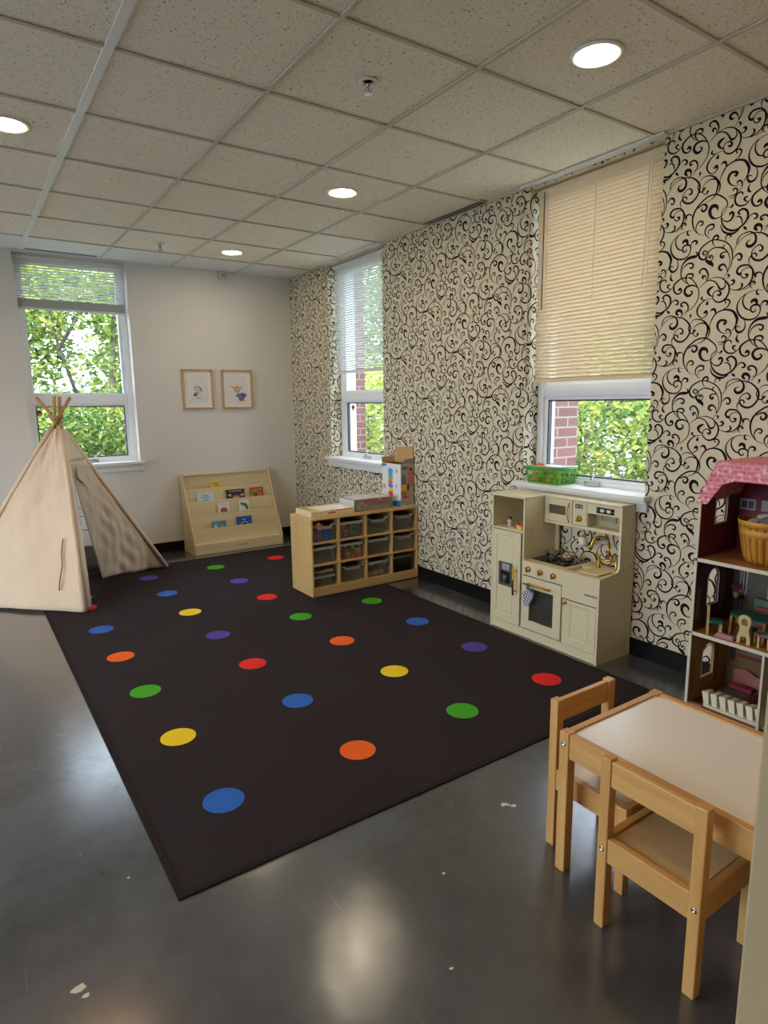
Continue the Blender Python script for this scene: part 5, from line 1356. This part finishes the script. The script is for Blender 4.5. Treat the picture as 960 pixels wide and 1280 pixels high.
MB().box(2.7895, 2.7902, 2.742, 2.754, .664, .676).build('printed_face', colmat('grey_face_print', 150, 140, 134), t)
m = MB(); m.obox((2.83, 2.688, .658), (.016, .020, .0075), .3); m.lathe((2.822, 2.70, .665), [(.0001, 0), (.013, .0), (.011, .008), (.0001, .011)], 14)
tag(m.build('toy_tomato', colmat('toy_red', 180, 44, 34), bevel=.002), 'red toy food piece in the open niche of the toy kitchen', 'toy food')
m = MB().prism([(2.650, .6505), (2.612, .6505), (2.612, .668), (2.650, .672)], 'x', 2.765, 2.790); tag(m.build('toy_cheese', colmat('toy_cheese', 226, 180, 96), bevel=.0015), 'yellow toy cheese block at the edge of the toy kitchen niche', 'toy food')
# oven mitt hanging on the oven handle
t = thing('oven_mitt', 'blue checked toy oven mitt hanging from the gold oven handle', 'oven mitt', (KX-.03, 2.49, .22))
mm, N, L, p = new_mat('blue_white_gingham')
tc = N.new('ShaderNodeTexCoord'); ck = N.new('ShaderNodeTexChecker'); ck.inputs['Scale'].default_value = 85; mp = N.new('ShaderNodeMapping'); mp.inputs['Rotation'].default_value = (radians(24), 0, 0); mp.inputs['Location'].default_value = (.003, .002, .001)
ck.inputs['Color1'].default_value = rgb(52, 74, 116); ck.inputs['Color2'].default_value = rgb(216, 210, 204)
L.new(tc.outputs['Object'], mp.inputs[0]); L.new(mp.outputs[0], ck.inputs['Vector']); L.new(ck.outputs['Color'], p.inputs['Base Color']); setp(p, Roughness=.9)
def R2(pts, c, a): return [(c[0]+(x*cos(a)-y*sin(a)), c[1]+(x*sin(a)+y*cos(a))) for x, y in pts]
mitt = [(-.026, .048), (.022, .050), (.030, .020), (.029, -.02), (.020, -.046), (.002, -.054), (-.018, -.046), (-.028, -.02), (-.040, -.012), (-.046, .006), (-.038, .020), (-.029, .018)]
c0 = (2.482, .272); ang = radians(-24)
mitt = [(-x, y) for x, y in mitt]; poly = R2(mitt, c0, -ang*1.0)
m = MB().prism(poly, 'x', KX-.040, KX-.030); m.build('mitt_body', mm, t, bevel=.003)
cuffp = R2([(-.025, .044), (.030, .042), (.029, .052), (-.024, .054)], c0, -ang)
MB().prism(cuffp, 'x', KX-.0415, KX-.0285).build('cuff_trim', colmat('denim_blue', 76, 112, 150, .9), t)
thp = R2([(-.022, -.052), (-.002, -.058), (-.026, -.026)], c0, -ang)
m = MB().tube([(KX-.035, 2.486, .318), (KX-.036, 2.495, .335), (KX-.032, 2.506, .352), (KX-.020, 2.506, .350), (KX-.018, 2.497, .334), (KX-.034, 2.486, .318)], .0042, 8); m.build('loop', colmat('denim_blue', 76, 112, 150, .9), t)

# ------------------------------------------------------------------ doll house
DX0, DX1, DY0, DY1 = 2.668, 3.005, .640, 1.482
FZ = [.030, .376, .716]
dh = thing('doll_house', 'tall three-storey wooden doll house with a pink shingled roof against the scroll wall', 'doll house', ((DX0+DX1)/2, (DY0+DY1)/2, 0))
edge = colmat('doll_white_edge', 214, 208, 186)
walls = [colmat('doll_ochre_print', 150, 118, 56), colmat('doll_plum_print', 70, 50, 56), colmat('doll_magenta_print', 104, 52, 56)]
backs = [colmat('doll_tan_print', 126, 92, 50), colmat('doll_grey_plum_print', 92, 76, 66), colmat('doll_crimson_print', 120, 26, 56)]
floors = [colmat('doll_redbrown_floor', 104, 58, 36), wood('doll_orange_floor', rgb(160, 104, 44), rgb(186, 128, 58), 'Y', 16), wood('doll_wood_floor', rgb(150, 100, 50), rgb(176, 122, 66), 'Y', 16)]
th = .010
zs = [(FZ[0], FZ[1]), (FZ[1], FZ[2]), (FZ[2], 1.02)]
arch = {0: (2.777, 2.872, .128, .245, .284), 1: (2.776, 2.868, .480, .600, .645), 2: (2.796, 2.890, .858, .985, 1.012)}
for k, (za, zb) in enumerate(zs):
    hx0, hx1, hz0, hz1, ht = arch[k]
    hole = [(hx0, hz0), (hx1, hz0), (hx1, hz1)]
    n = 8
    for q in range(1, n): a = pi*q/n; hole.append(((hx0+hx1)/2+(hx1-hx0)/2*cos(a), hz1+(ht-hz1)*sin(a)))
    hole.append((hx0, hz1))
    hole = hole[::-1]
    rect = [(DX0+.004, za), (DX1, za), (DX1, zb), (DX0+.004, zb)]
    for (y, nm) in ((DY1-th, 'side_wall'), (DY0, 'side_wall')):
        m = MB().prism(rect, 'y', y, y+th, 0, holes=[hole]); m.build(nm, walls[k], dh)
    # white arch trim on the inner face
    m = MB(); oh = [(hx0-.005, hz0-.005), (hx1+.005, hz0-.005), (hx1+.005, hz1)]
    for q in range(1, n): a = pi*q/n; oh.append(((hx0+hx1)/2+((hx1-hx0)/2+.005)*cos(a), hz1+(ht-hz1+.005)*sin(a)))
    oh.append((hx0-.005, hz1))
    m.prism(oh, 'y', DY1-th-.0015, DY1-th, 0, holes=[hole]); m.build('arch_trim', edge, dh)
    # printed furniture shapes on the side wall
    yy = DY1-th
    for p_ in (MB().box(DX0+.02, DX0+.05, yy-.0008, yy, za+.06, za+.20), MB().box(hx1+.02, hx1+.05, yy-.0008, yy, za+.05, za+.24)): p_.build('printed_panel', [colmat('doll_print_a', 134, 84, 44), colmat('doll_print_b', 100, 86, 66), colmat('doll_print_c', 120, 32, 44)][k], dh)
for k, z in enumerate(FZ):
    MB().box(DX0+.004, DX1, DY0+th, DY1-th, z-.012, z).build('floor_board', floors[k], dh)
    MB().box(DX0, DX0+.006, DY0, DY1, z-.014, z+.002).build('floor_edge', edge, dh, bevel=.001)
    zb = zs[k][1]-(.012 if k < 2 else 0)
    if k < 2: MB().box(DX1-.006, DX1, DY0+th, DY1-th, z, zb).build('back_wall', backs[k], dh)
MB().box(DX1-.006, DX1, DY0+th, DY1-th, FZ[2], 1.135).build('back_wall', backs[2], dh)
MB().box(DX0, DX0+.006, DY1-th-.001, DY1+.001, 0, .99).build('front_edge', edge, dh); MB().box(DX0, DX0+.006, DY0-.001, DY0+th, 0, .99).build('front_edge', edge, dh)
MB().box(DX0+.006, DX1, DY1-th, DY1, 0, FZ[0]).build('foot', edge, dh); MB().box(DX0+.006, DX1, DY0, DY0+th, 0, FZ[0]).build('foot', edge, dh)
MB().box(DX0+.001, DX1-.006, 1.158, 1.167, FZ[0], FZ[1]-.014).build('partition', edge, dh)
# pink shingle roof
mm, N, L, p = new_mat('pink_shingle_print')
tc = N.new('ShaderNodeTexCoord'); mp = N.new('ShaderNodeMapping'); mp.inputs['Rotation'].default_value = (radians(0), radians(0), 0)
sx = N.new('ShaderNodeSeparateXYZ'); cb = N.new('ShaderNodeCombineXYZ'); ad = N.new('ShaderNodeMath'); ad.operation = 'MULTIPLY_ADD'; ad.inputs[1].default_value = .5
L.new(tc.outputs['Object'], sx.inputs[0]); L.new(sx.outputs[0], ad.inputs[0]); L.new(sx.outputs[1], ad.inputs[2]); L.new(ad.outputs[0], cb.inputs[0]); L.new(sx.outputs[2], cb.inputs[1])
b = N.new('ShaderNodeTexBrick'); b.inputs['Scale'].default_value = 1; b.inputs['Brick Width'].default_value = .034; b.inputs['Row Height'].default_value = .020; b.inputs['Mortar Size'].default_value = .0022; b.inputs['Mortar Smooth'].default_value = .8
b.inputs['Color1'].default_value = rgb(226, 120, 138); b.inputs['Color2'].default_value = rgb(216, 92, 112); b.inputs['Mortar'].default_value = rgb(238, 178, 184)
L.new(cb.outputs[0], b.inputs['Vector'])
n = N.new('ShaderNodeTexNoise'); n.inputs['Scale'].default_value = 60; n.inputs['Detail'].default_value = 3; L.new(tc.outputs['Object'], n.inputs['Vector'])
mx = N.new('ShaderNodeMix'); mx.data_type = 'RGBA'; r = N.new('ShaderNodeValToRGB'); r.color_ramp.elements[0].position = .52; r.color_ramp.elements[1].position = .66
L.new(n.outputs['Fac'], r.inputs[0]); L.new(r.outputs[0], mx.inputs[0]); L.new(b.outputs['Color'], mx.inputs[6]); mx.inputs[7].default_value = rgb(240, 196, 198)
L.new(mx.outputs[2], p.inputs['Base Color']); setp(p, Roughness=.5)
zt, ze = 1.152, .964; yt, ye = DY1-.072, DY1+.006
yt2, ye2 = DY0+.072, DY0-.006
m = MB(); x0 = DX0-.010
prof = [(ye, ze), (ye-.044, ze), (yt-.030, 1.055), (yt-.075, 1.072), (yt2+.075, 1.072), (yt2+.030, 1.055), (ye2+.044, ze), (ye2, ze), (yt2, zt), (yt, zt)]
m.prism(prof, 'x', x0, x0+.010); m.build('roof_front', mm, dh, bevel=.0015)
m = MB()
m.prism([(ye, ze), (yt, zt), (yt, zt-.010), (ye-.010, ze)], 'x', x0+.010, DX1); m.prism([(ye2, ze), (ye2+.010, ze), (yt2, zt-.010), (yt2, zt)], 'x', x0+.010, DX1)
m.prism([(yt, zt), (yt2, zt), (yt2, zt-.010), (yt, zt-.010)], 'x', x0+.010, DX1)
m.build('roof', mm, dh)
MB().box(x0+.012, DX1-.007, DY0+.08, DY1-.08, 1.120, 1.130).build('attic_ceiling', colmat('doll_grey_ceiling', 110, 100, 88), dh)
# printed windows and curtains on the back wall
def bw(y0, y1, z0, z1, mat, nm, lift=.0008): MB().box(DX1-.006-lift, DX1-.006, y0, y1, z0, z1).build(nm, mat, dh)
wht_p = colmat('doll_white_print', 186, 176, 168); gry_p = colmat('doll_green_grey_print', 92, 92, 66); plm = colmat('doll_violet_print', 74, 50, 84)
bw(1.40, 1.47, .905, .955, wht_p, 'printed_window'); bw(1.408, 1.432, .912, .945, plm, 'printed_pane', .0016); bw(1.438, 1.460, .912, .945, plm, 'printed_pane', .0016)
bw(1.30, 1.375, .905, .955, wht_p, 'printed_window')
bw(1.405, 1.44, .50, .675, wht_p, 'printed_curtain'); bw(1.315, 1.405, .53, .672, gry_p, 'printed_view'); bw(1.27, 1.315, .50, .670, wht_p, 'printed_curtain')
bw(1.414, 1.420, .52, .66, plm, 'printed_stripe', .0016); bw(1.427, 1.432, .52, .66, plm, 'printed_stripe', .0016); bw(1.285, 1.300, .52, .66, plm, 'printed_stripe', .0016)
bw(1.295, 1.385, .215, .318, colmat('doll_grey_screen', 116, 106, 90), 'printed_board'); bw(1.28, 1.42, .196, .209, colmat('doll_red_shelf', 132, 34, 44), 'printed_shelf', .003)
bw(1.432, 1.458, .17, .235, colmat('doll_dark_green', 52, 62, 48), 'printed_picture')
# things in the doll house
t = thing('wooden_basket', 'round orange-brown split wood basket on the top floor of the doll house', 'basket', (2.80, 1.235, FZ[2]))
cx, cy, z = 2.815, 1.245, FZ[2]+.0005; H = .190; R = .118
bw_ = wood('split_wood_honey', rgb(178, 116, 34), rgb(204, 142, 52), 'Z', 18, .5)
def rad(f): return R*(.66+.34*f**.55)
for k in range(22):
    a0 = 2*pi*k/22+.012; a1 = 2*pi*(k+1)/22-.012
    m = MB(); vs = []; n = 7
    for j in range(n):
        f = j/(n-1)*.98; zz = z+H*f*.88
        for a in (a0, (a0+a1)/2, a1):
            r_ = rad(f)+(.002 if a not in (a0, a1) else 0); vs.append((cx+r_*cos(a), cy+r_*sin(a), zz))
    fs = []
    for j in range(n-1):
        for q in range(2): fs.append((j*3+q, j*3+q+1, (j+1)*3+q+1, (j+1)*3+q))
    o = m.add(vs, fs, 0, True).build('splint', bw_, t); s = o.modifiers.new('thickness', 'SOLIDIFY'); s.thickness = .003
for (f0, f1, ex) in ((.62, .80, .003), (.86, 1.0, .006)):
    MB().lathe((cx, cy, z), [(rad(f0)+ex, H*f0), (rad(f1)+ex+.003, H*f1), (rad(f1)+ex-.001, H*f1), (rad(f0)+ex-.003, H*f0), (rad(f0)+ex, H*f0)], 44).build('rim_band', wood('split_wood_band', rgb(190, 130, 44), rgb(212, 156, 66), 'Z', 8, .5), t)
MB().lathe((cx, cy, z), [(.0001, .001), (R*.64, .001), (R*.64, .004), (.0001, .004)], 30).build('base', bw_, t)
for k, (dx, dy, c, nm) in enumerate(((-.02, .055, 'white', 'white'), (.01, -.02, 'violet', 'violet'), (-.045, .0, 'grey', 'grey'), (.03, .04, 'white', 'white'), (.0, -.06, 'violet', 'violet'))):
    col_ = {'white': colmat('doll_cloth_white', 206, 200, 200), 'violet': colmat('doll_cloth_violet', 110, 96, 150), 'grey': colmat('doll_cloth_grey', 130, 134, 138)}[c]
    rr = random.Random(k); m = MB(); zc = z+H*.86
    prof = [(.0001, -.03), (.03, -.022), (.036, 0), (.028, .016), (.010, .026), (.0001, .028)]
    m.lathe((cx+dx, cy+dy, zc+.006*k), prof, 14); m.v = [(v[0]+rr.uniform(-.004, .004), v[1]+rr.uniform(-.004, .004), v[2]+rr.uniform(-.004, .004)) for v in m.v]
    tag(m.build('doll_cloth', col_), f'crumpled {nm} doll cloth in the wooden basket on the doll house', 'doll clothes', 'doll cloths in the basket')
ivory = colmat('doll_ivory', 196, 174, 118); teal = colmat('doll_teal', 22, 96, 80)
def doll_chair(x, y, z, rz, label, sc=1.0):
    t = thing('doll_chair', label, 'doll chair', (x, y, z), 'ivory doll chairs on the middle floor')
    def L_(mb):
        mb.v = [(x+(v[0]*cos(rz)-v[1]*sin(rz))*sc, y+(v[0]*sin(rz)+v[1]*cos(rz))*sc, z+.0005+v[2]*sc) for v in mb.v]; return mb
    w = .026
    hole = [(-.012, .082), (.012, .082), (.012, .104), (.006, .111), (-.006, .111), (-.012, .104)][::-1]
    outl = [(-.028, 0), (-.014, 0), (-.012, .026), (-.006, .033), (.006, .033), (.012, .026), (.014, 0), (.028, 0), (.027, .03), (.020, .055), (.019, .07), (.026, .095), (.027, .108), (.020, .122), (.006, .128), (-.006, .128), (-.020, .122), (-.027, .108), (-.026, .095), (-.019, .07), (-.020, .055), (-.027, .03)]
    L_(MB().prism(outl, 'x', -.004, .004, 0, holes=[hole])).build('backrest', ivory, t)
    L_(MB().box(.004, .058, -w, w, .052, .066)).build('seat', teal, t, bevel=.002)
    for s in (-1, 1): L_(MB().box(.046, .056, s*w-.006 if s > 0 else -w, w if s > 0 else -w+.006, 0, .052)).build('leg', ivory, t)
    return t
doll_chair(2.708, 1.424, FZ[1], radians(-58), 'ivory doll chair seen side-on with teal seat, at the left end of the middle floor')
doll_chair(2.702, 1.262, FZ[1], radians(0), 'ivory doll chair seen from behind in front of the teal doll table')
t = thing('doll_table', 'tan doll table with a dark teal top on the middle floor of the doll house', 'doll table', (2.80, 1.30, FZ[1]))
MB().prism(ell(2.81, 1.285, .060, .088, 0, 24), 'z', FZ[1]+.088, FZ[1]+.098).build('tabletop', teal, t)
tanb = colmat('doll_tan', 150, 108, 66)
for y in (1.355, 1.215): MB().prism([(2.765, FZ[1]+.0005), (2.785, FZ[1]+.0005), (2.790, FZ[1]+.04), (2.83, FZ[1]+.04), (2.835, FZ[1]+.0005), (2.855, FZ[1]+.0005), (2.85, FZ[1]+.088), (2.77, FZ[1]+.088)], 'y', y-.005, y+.005).build('leg', tanb, t)
MB().box(2.795, 2.825, 1.22, 1.35, FZ[1]+.05, FZ[1]+.088).build('stretcher', tanb, t)
t = thing('doll_stand', 'small black doll plant stand with pink flowers at the back of the middle floor', 'doll plant stand', (2.955, 1.432, FZ[1]))
MB().box(2.935, 2.975, 1.405, 1.455, FZ[1]+.112, FZ[1]+.118).build('top', M['black'], t)
for x in (2.937, 2.969):
    for y in (1.407, 1.449): MB().box(x, x+.004, y, y+.004, FZ[1]+.0005, FZ[1]+.112).build('leg', M['black'], t)
MB().lathe((2.955, 1.43, FZ[1]+.118), [(.010, 0), (.015, .02), (.012, .026)], 14).build('pot', colmat('doll_pot', 150, 120, 60), t)
m = MB(); rr = random.Random(3)
for k in range(14):
    a = rr.uniform(0, 6.28); q = rr.uniform(0, .020); m.lathe((2.955+q*cos(a), 1.43+q*sin(a)*1.2, FZ[1]+.150+rr.uniform(0, .030)), [(.0001, -.006), (.006, 0), (.0001, .006)], 6)
m.build('flowers', colmat('doll_magenta', 150, 36, 70), t)
t = thing('doll_sofa', 'pale green doll sofa with pink cushions at the back right of the middle floor', 'doll sofa', (2.95, 1.28, FZ[1]))
gs = colmat('doll_sage', 92, 116, 92)
MB().box(2.905, 2.985, 1.19, 1.36, FZ[1]+.0005, FZ[1]+.05).build('base', colmat('doll_tan_wood', 140, 108, 66), t, bevel=.004)
MB().box(2.905, 2.985, 1.19, 1.36, FZ[1]+.05, FZ[1]+.07).build('seat_cushion', gs, t, bevel=.006); MB().box(2.97, 2.99, 1.19, 1.36, FZ[1]+.07, FZ[1]+.13).build('back_cushion', gs, t, bevel=.006)
for y in (1.325, 1.30): MB().obox((2.955, y, FZ[1]+.085), (.010, .014, .014), .3).build('pillow', colmat('doll_rose', 170, 84, 84), t, bevel=.003)
t = thing('doll_mat', 'pink and cream folded doll mat lying on the front of the middle floor', 'doll mat', (2.70, 1.345, FZ[1]))
MB().obox((2.706, 1.340, FZ[1]+.006), (.016, .040, .005), radians(0)).build('pink_layer', colmat('doll_dusty_pink', 176, 122, 122), t, bevel=.001)
MB().obox((2.706, 1.340, FZ[1]+.014), (.012, .036, .003), radians(0)).build('top_layer', colmat('doll_lilac', 170, 140, 150), t, bevel=.001)
t = thing('doll_bench', 'ivory doll bench with a yellow toy at the right of the middle floor', 'doll bench', (2.72, 1.175, FZ[1]))
MB().box(2.700, 2.745, 1.120, 1.215, FZ[1]+.052, FZ[1]+.060).build('seat', colmat('doll_mauve', 120, 84, 92), t)
for y in (1.205, 1.165, 1.125): MB().box(2.705, 2.712, y-.004, y+.004, FZ[1]+.0005, FZ[1]+.052).build('leg', ivory, t)
MB().lathe((2.722, 1.175, FZ[1]+.060), [(.022, 0), (.028, .006), (.026, .007), (.02, .002), (.0001, .002)], 18).build('plate', colmat('doll_sage', 92, 116, 92), t)
m = MB(); m.obox((2.715, 1.150, FZ[1]+.075), (.006, .018, .007), 0); tag(m.build('toy_banana', colmat('doll_yellow', 210, 180, 50), bevel=.003), 'yellow toy on the doll bench at the right of the middle floor', 'toy food')
# ground floor: bed and staircase
t = thing('doll_bed', 'pink doll bed with a crimson pillow on the ground floor of the doll house', 'doll bed', (2.92, 1.37, FZ[0]))
pk = colmat('doll_bed_pink', 172, 108, 96)
MB().box(2.84, 2.985, 1.300, 1.425, FZ[0]+.0005, FZ[0]+.030).build('bed_base', pk, t, bevel=.002)
MB().prism([(1.300, FZ[0]+.01), (1.425, FZ[0]+.01), (1.425, FZ[0]+.105), (1.400, FZ[0]+.112), (1.370, FZ[0]+.118), (1.340, FZ[0]+.108), (1.325, FZ[0]+.098), (1.300, FZ[0]+.096)], 'x', 2.978, 2.986).build('headboard', pk, t, bevel=.001)
MB().box(2.845, 2.93, 1.305, 1.420, FZ[0]+.030, FZ[0]+.036).build('blanket', colmat('doll_grey_green', 88, 92, 80), t)
MB().obox((2.935, 1.360, FZ[0]+.042), (.022, .050, .008), .08).build('pillow', colmat('doll_crimson', 150, 24, 58), t, bevel=.003)
t = thing('doll_staircase', 'white toy staircase lying across the front of the doll house ground floor', 'doll staircase', (2.73, 1.30, FZ[0]))
for k in range(8):
    y = 1.412-.0375*k; x = 2.722+.002*k
    m = MB(); z = FZ[0]+.014
    m.add([(x-.020, y-.024, z), (x-.020, y-.001, z), (x-.006, y+.018, z+.048), (x-.006, y-.011, z+.052), (x+.030, y-.026, z), (x+.030, y-.008, z), (x+.034, y+.008, z+.050), (x+.034, y-.014, z+.054)],
          [(0, 3, 2, 1), (4, 5, 6, 7), (0, 1, 5, 4), (1, 2, 6, 5), (2, 3, 7, 6), (3, 0, 4, 7)])
    m.build('step', colmat('doll_step_white', 214, 208, 182), t)
MB().box(2.700, 2.765, 1.11, 1.412, FZ[0]+.0005, FZ[0]+.014).build('stringer', colmat('doll_step_white', 214, 208, 182), t)
t = thing('doll_rug', 'pale pink fringed doll rug at the front edge of the doll house ground floor', 'doll rug', (2.70, 1.44, FZ[0]))
MB().prism([(2.675, 1.470), (2.70, 1.472), (2.70, 1.418), (2.676, 1.405)], 'z', FZ[0]+.0005, FZ[0]+.003).build('rug_body', colmat('doll_rug_pink', 176, 128, 118), t)
# ------------------------------------------------------------------ outdoors
tag(MB().box(-30, 40, -20, 45, -.5, -.38).build('ground', M['grass']), kind='structure')
LEAFM = [M['leaf1'], M['leaf2'], M['leaf3'], M['leaf4']]
def foliage(blobs, n, size, seed, weights):
    n = int(n*1.7); size *= .76
    rnd = random.Random(seed); m = MB(); vs = []; fs = []; mi = []
    tot = sum(b[3]*b[4]*b[5] for b in blobs)
    for b in blobs:
        k = int(n*b[3]*b[4]*b[5]/tot)
        for _ in range(k):
            while True:
                u = Vector((rnd.uniform(-1, 1), rnd.uniform(-1, 1), rnd.uniform(-1, 1)))
                if .25 < u.length < 1: break
            p = Vector((b[0]+u.x*b[3], b[1]+u.y*b[4], b[2]+u.z*b[5]))
            s = size*rnd.uniform(.6, 1.3)
            d = Vector((rnd.gauss(0, 1), rnd.gauss(0, 1), rnd.gauss(0, .6))).normalized(); e = d.cross(Vector((rnd.gauss(0, 1), rnd.gauss(0, 1), rnd.gauss(0, 1)))).normalized()
            i = len(vs); vs += [p-d*s, p+e*s*.45-d*s*.1, p+d*s, p-e*s*.45-d*s*.1]; fs.append((i, i+1, i+2, i+3))
            mi.append(rnd.choices(range(4), weights)[0])
    m.v = [tuple(v) for v in vs]; m.f = fs; m.mi = mi; m.sm = [False]*len(fs)
    return m
def tree(x, y, label, h, blobs, n, size, seed, weights=(4, 4, 2, 1), name='tree', cat='tree', trunk=.11, lean=(0, 0), branches=()):
    t = thing(name, label, cat, (x, y, -.38), 'trees and shrubs outside the windows')
    if trunk:
        tr = MB().tube([(x, y, -.40), (x+lean[0]*.4, y+lean[1]*.4, h*.35), (x+lean[0], y+lean[1], h*.8)], [trunk, trunk*.75, trunk*.35], 10)
        for br in branches: tr.tube([Vector(p) for p in br], [trunk*.42]+[trunk*.3]*(len(br)-2)+[trunk*.14], 8)
        tr.build('trunk', M['bark'], t)
    foliage([(x+b[0], y+b[1], b[2], b[3], b[4], b[5]) for b in blobs], n, size, seed, weights).build('foliage', LEAFM, t)
    return t
# behind the back window
tree(1.9, 10.2, 'leafy tree with a forked trunk nearest the back window', 3.8, [(0, .3, 3.35, 1.9, 1.0, .45), (-.9, 0, 2.95, 1.2, .9, .6), (.9, .2, 2.8, 1.1, .9, .65), (.7, 0, 2.1, .8, .6, .35), (-.9, .3, 2.0, .8, .6, .35)], 5200, .075, 11, (5, 4, 1, 2), trunk=.07, lean=(.3, .1),
     branches=(((1.6, 10.2, 1.4), (1.35, 10.1, 2.3), (1.2, 10.0, 3.3)), ((1.35, 10.1, 2.2), (1.7, 10.1, 2.75), (2.3, 10.1, 2.95))))
tree(.3, 11.6, 'leafy tree at the left behind the back window', 3.6, [(0, 0, 3.1, 1.7, 1.0, .9), (.3, -.3, 2.3, 1.2, .9, .7)], 4200, .085, 12, (4, 4, 2, 2), trunk=.09)
tree(3.6, 12.5, 'leafy tree at the right behind the back window', 3.9, [(0, 0, 3.3, 1.6, 1.1, 1.0), (-.4, 0, 2.2, 1.3, 1, .9)], 4600, .09, 13, (4, 4, 1, 3), trunk=.1)
tree(1.6, 9.4, 'dense shrub filling the lower back window', 1.2, [(-.7, 0, .75, 1.1, .7, .95), (.6, .2, .85, 1.1, .7, .90), (1.6, .4, .6, .9, .7, .8)], 8200, .06, 14, (4, 4, 3, 1), name='shrub', cat='shrub', trunk=.04)
tree(3.2, 14.5, 'deep green hedge far beyond the back window', 2, [(-3, 0, .9, 2.4, .8, 1.1), (0, 0, .9, 2.6, .8, 1.2), (3, 0, .9, 2.4, .8, 1.1)], 6500, .11, 15, (2, 4, 3, 1), name='hedge', cat='hedge', trunk=0)
# beside the right wall
tree(5.6, 4.4, 'bright green shrub outside the near right window', 1.5, [(0, -.2, 1.1, .9, 1.2, .95), (.2, 1.2, .9, .8, .8, .8), (.2, -1.4, .8, .8, .8, .8)], 9000, .055, 21, (5, 3, 2, 3), name='shrub', cat='shrub', trunk=.04)
tree(8.4, 5.2, 'pale-trunked tree beyond the shrub outside the near right window', 3.2, [(0, 0, 2.6, 1.6, 1.9, .9), (.5, 1.5, 2.2, 1.2, 1.4, .8), (1, -2, 1.9, 1.2, 1.4, .9)], 6500, .09, 22, (5, 3, 1, 3), trunk=.13)
tree(4.9, 7.6, 'loose yellow-green shrub outside the far right window', 1.6, [(0, 0, 1.1, .7, .9, .9), (.5, 1.2, 1.3, .9, .9, 1.0)], 6000, .05, 23, (4, 2, 1, 5), name='shrub', cat='shrub', trunk=.04)
tree(6.4, 10.2, 'tall tree outside the far right window', 3.4, [(0, 0, 2.9, 1.6, 1.8, 1.0), (-.6, .4, 1.6, 1.3, 1.4, 1.0)], 7000, .08, 24, (4, 4, 2, 2), trunk=.10)
tree(10.5, 8.5, 'broad tree far beyond the right windows', 3.2, [(0, 0, 2.4, 2.2, 3, 1.4), (-.5, -3, 1.8, 2, 2, 1.3)], 7500, .13, 25, (3, 4, 2, 2), trunk=.14)
# small ornament stuck on the lower pane of the back window
t = thing('window_ornament', 'round yellow-brown ornament stuck on the lower pane of the back window', 'ornament', (.648, 6.31, 1.36))
MB().lathe((.648, 6.316, 1.358), [(.0001, -.020), (.016, -.016), (.025, -.004), (.025, 0), (.0001, 0)], 22, 'y').build('disc', colmat('ornament_brown', 96, 66, 34), t)
MB().lathe((.650, 6.314, 1.347), [(.0001, -.021), (.012, -.017), (.018, -.004), (.018, 0)], 18, 'y').build('yellow_patch', colmat('ornament_yellow', 196, 170, 50), t)
t = thing('window_ornament', 'small rust coloured ornament on the lower pane of the far right window', 'ornament', (3.18, 5.19, 1.38))
MB().lathe((3.18, 5.19, 1.375), [(.0001, -.018), (.014, -.014), (.021, -.004), (.021, 0), (.0001, 0)], 20, 'x').build('disc', colmat('ornament_rust', 150, 84, 50), t)
MB().lathe((3.175, 5.19, 1.352), [(.0001, -.010), (.009, -.006), (.009, 0), (.0001, 0)], 14, 'x').build('tail', colmat('ornament_rust', 150, 84, 50), t)
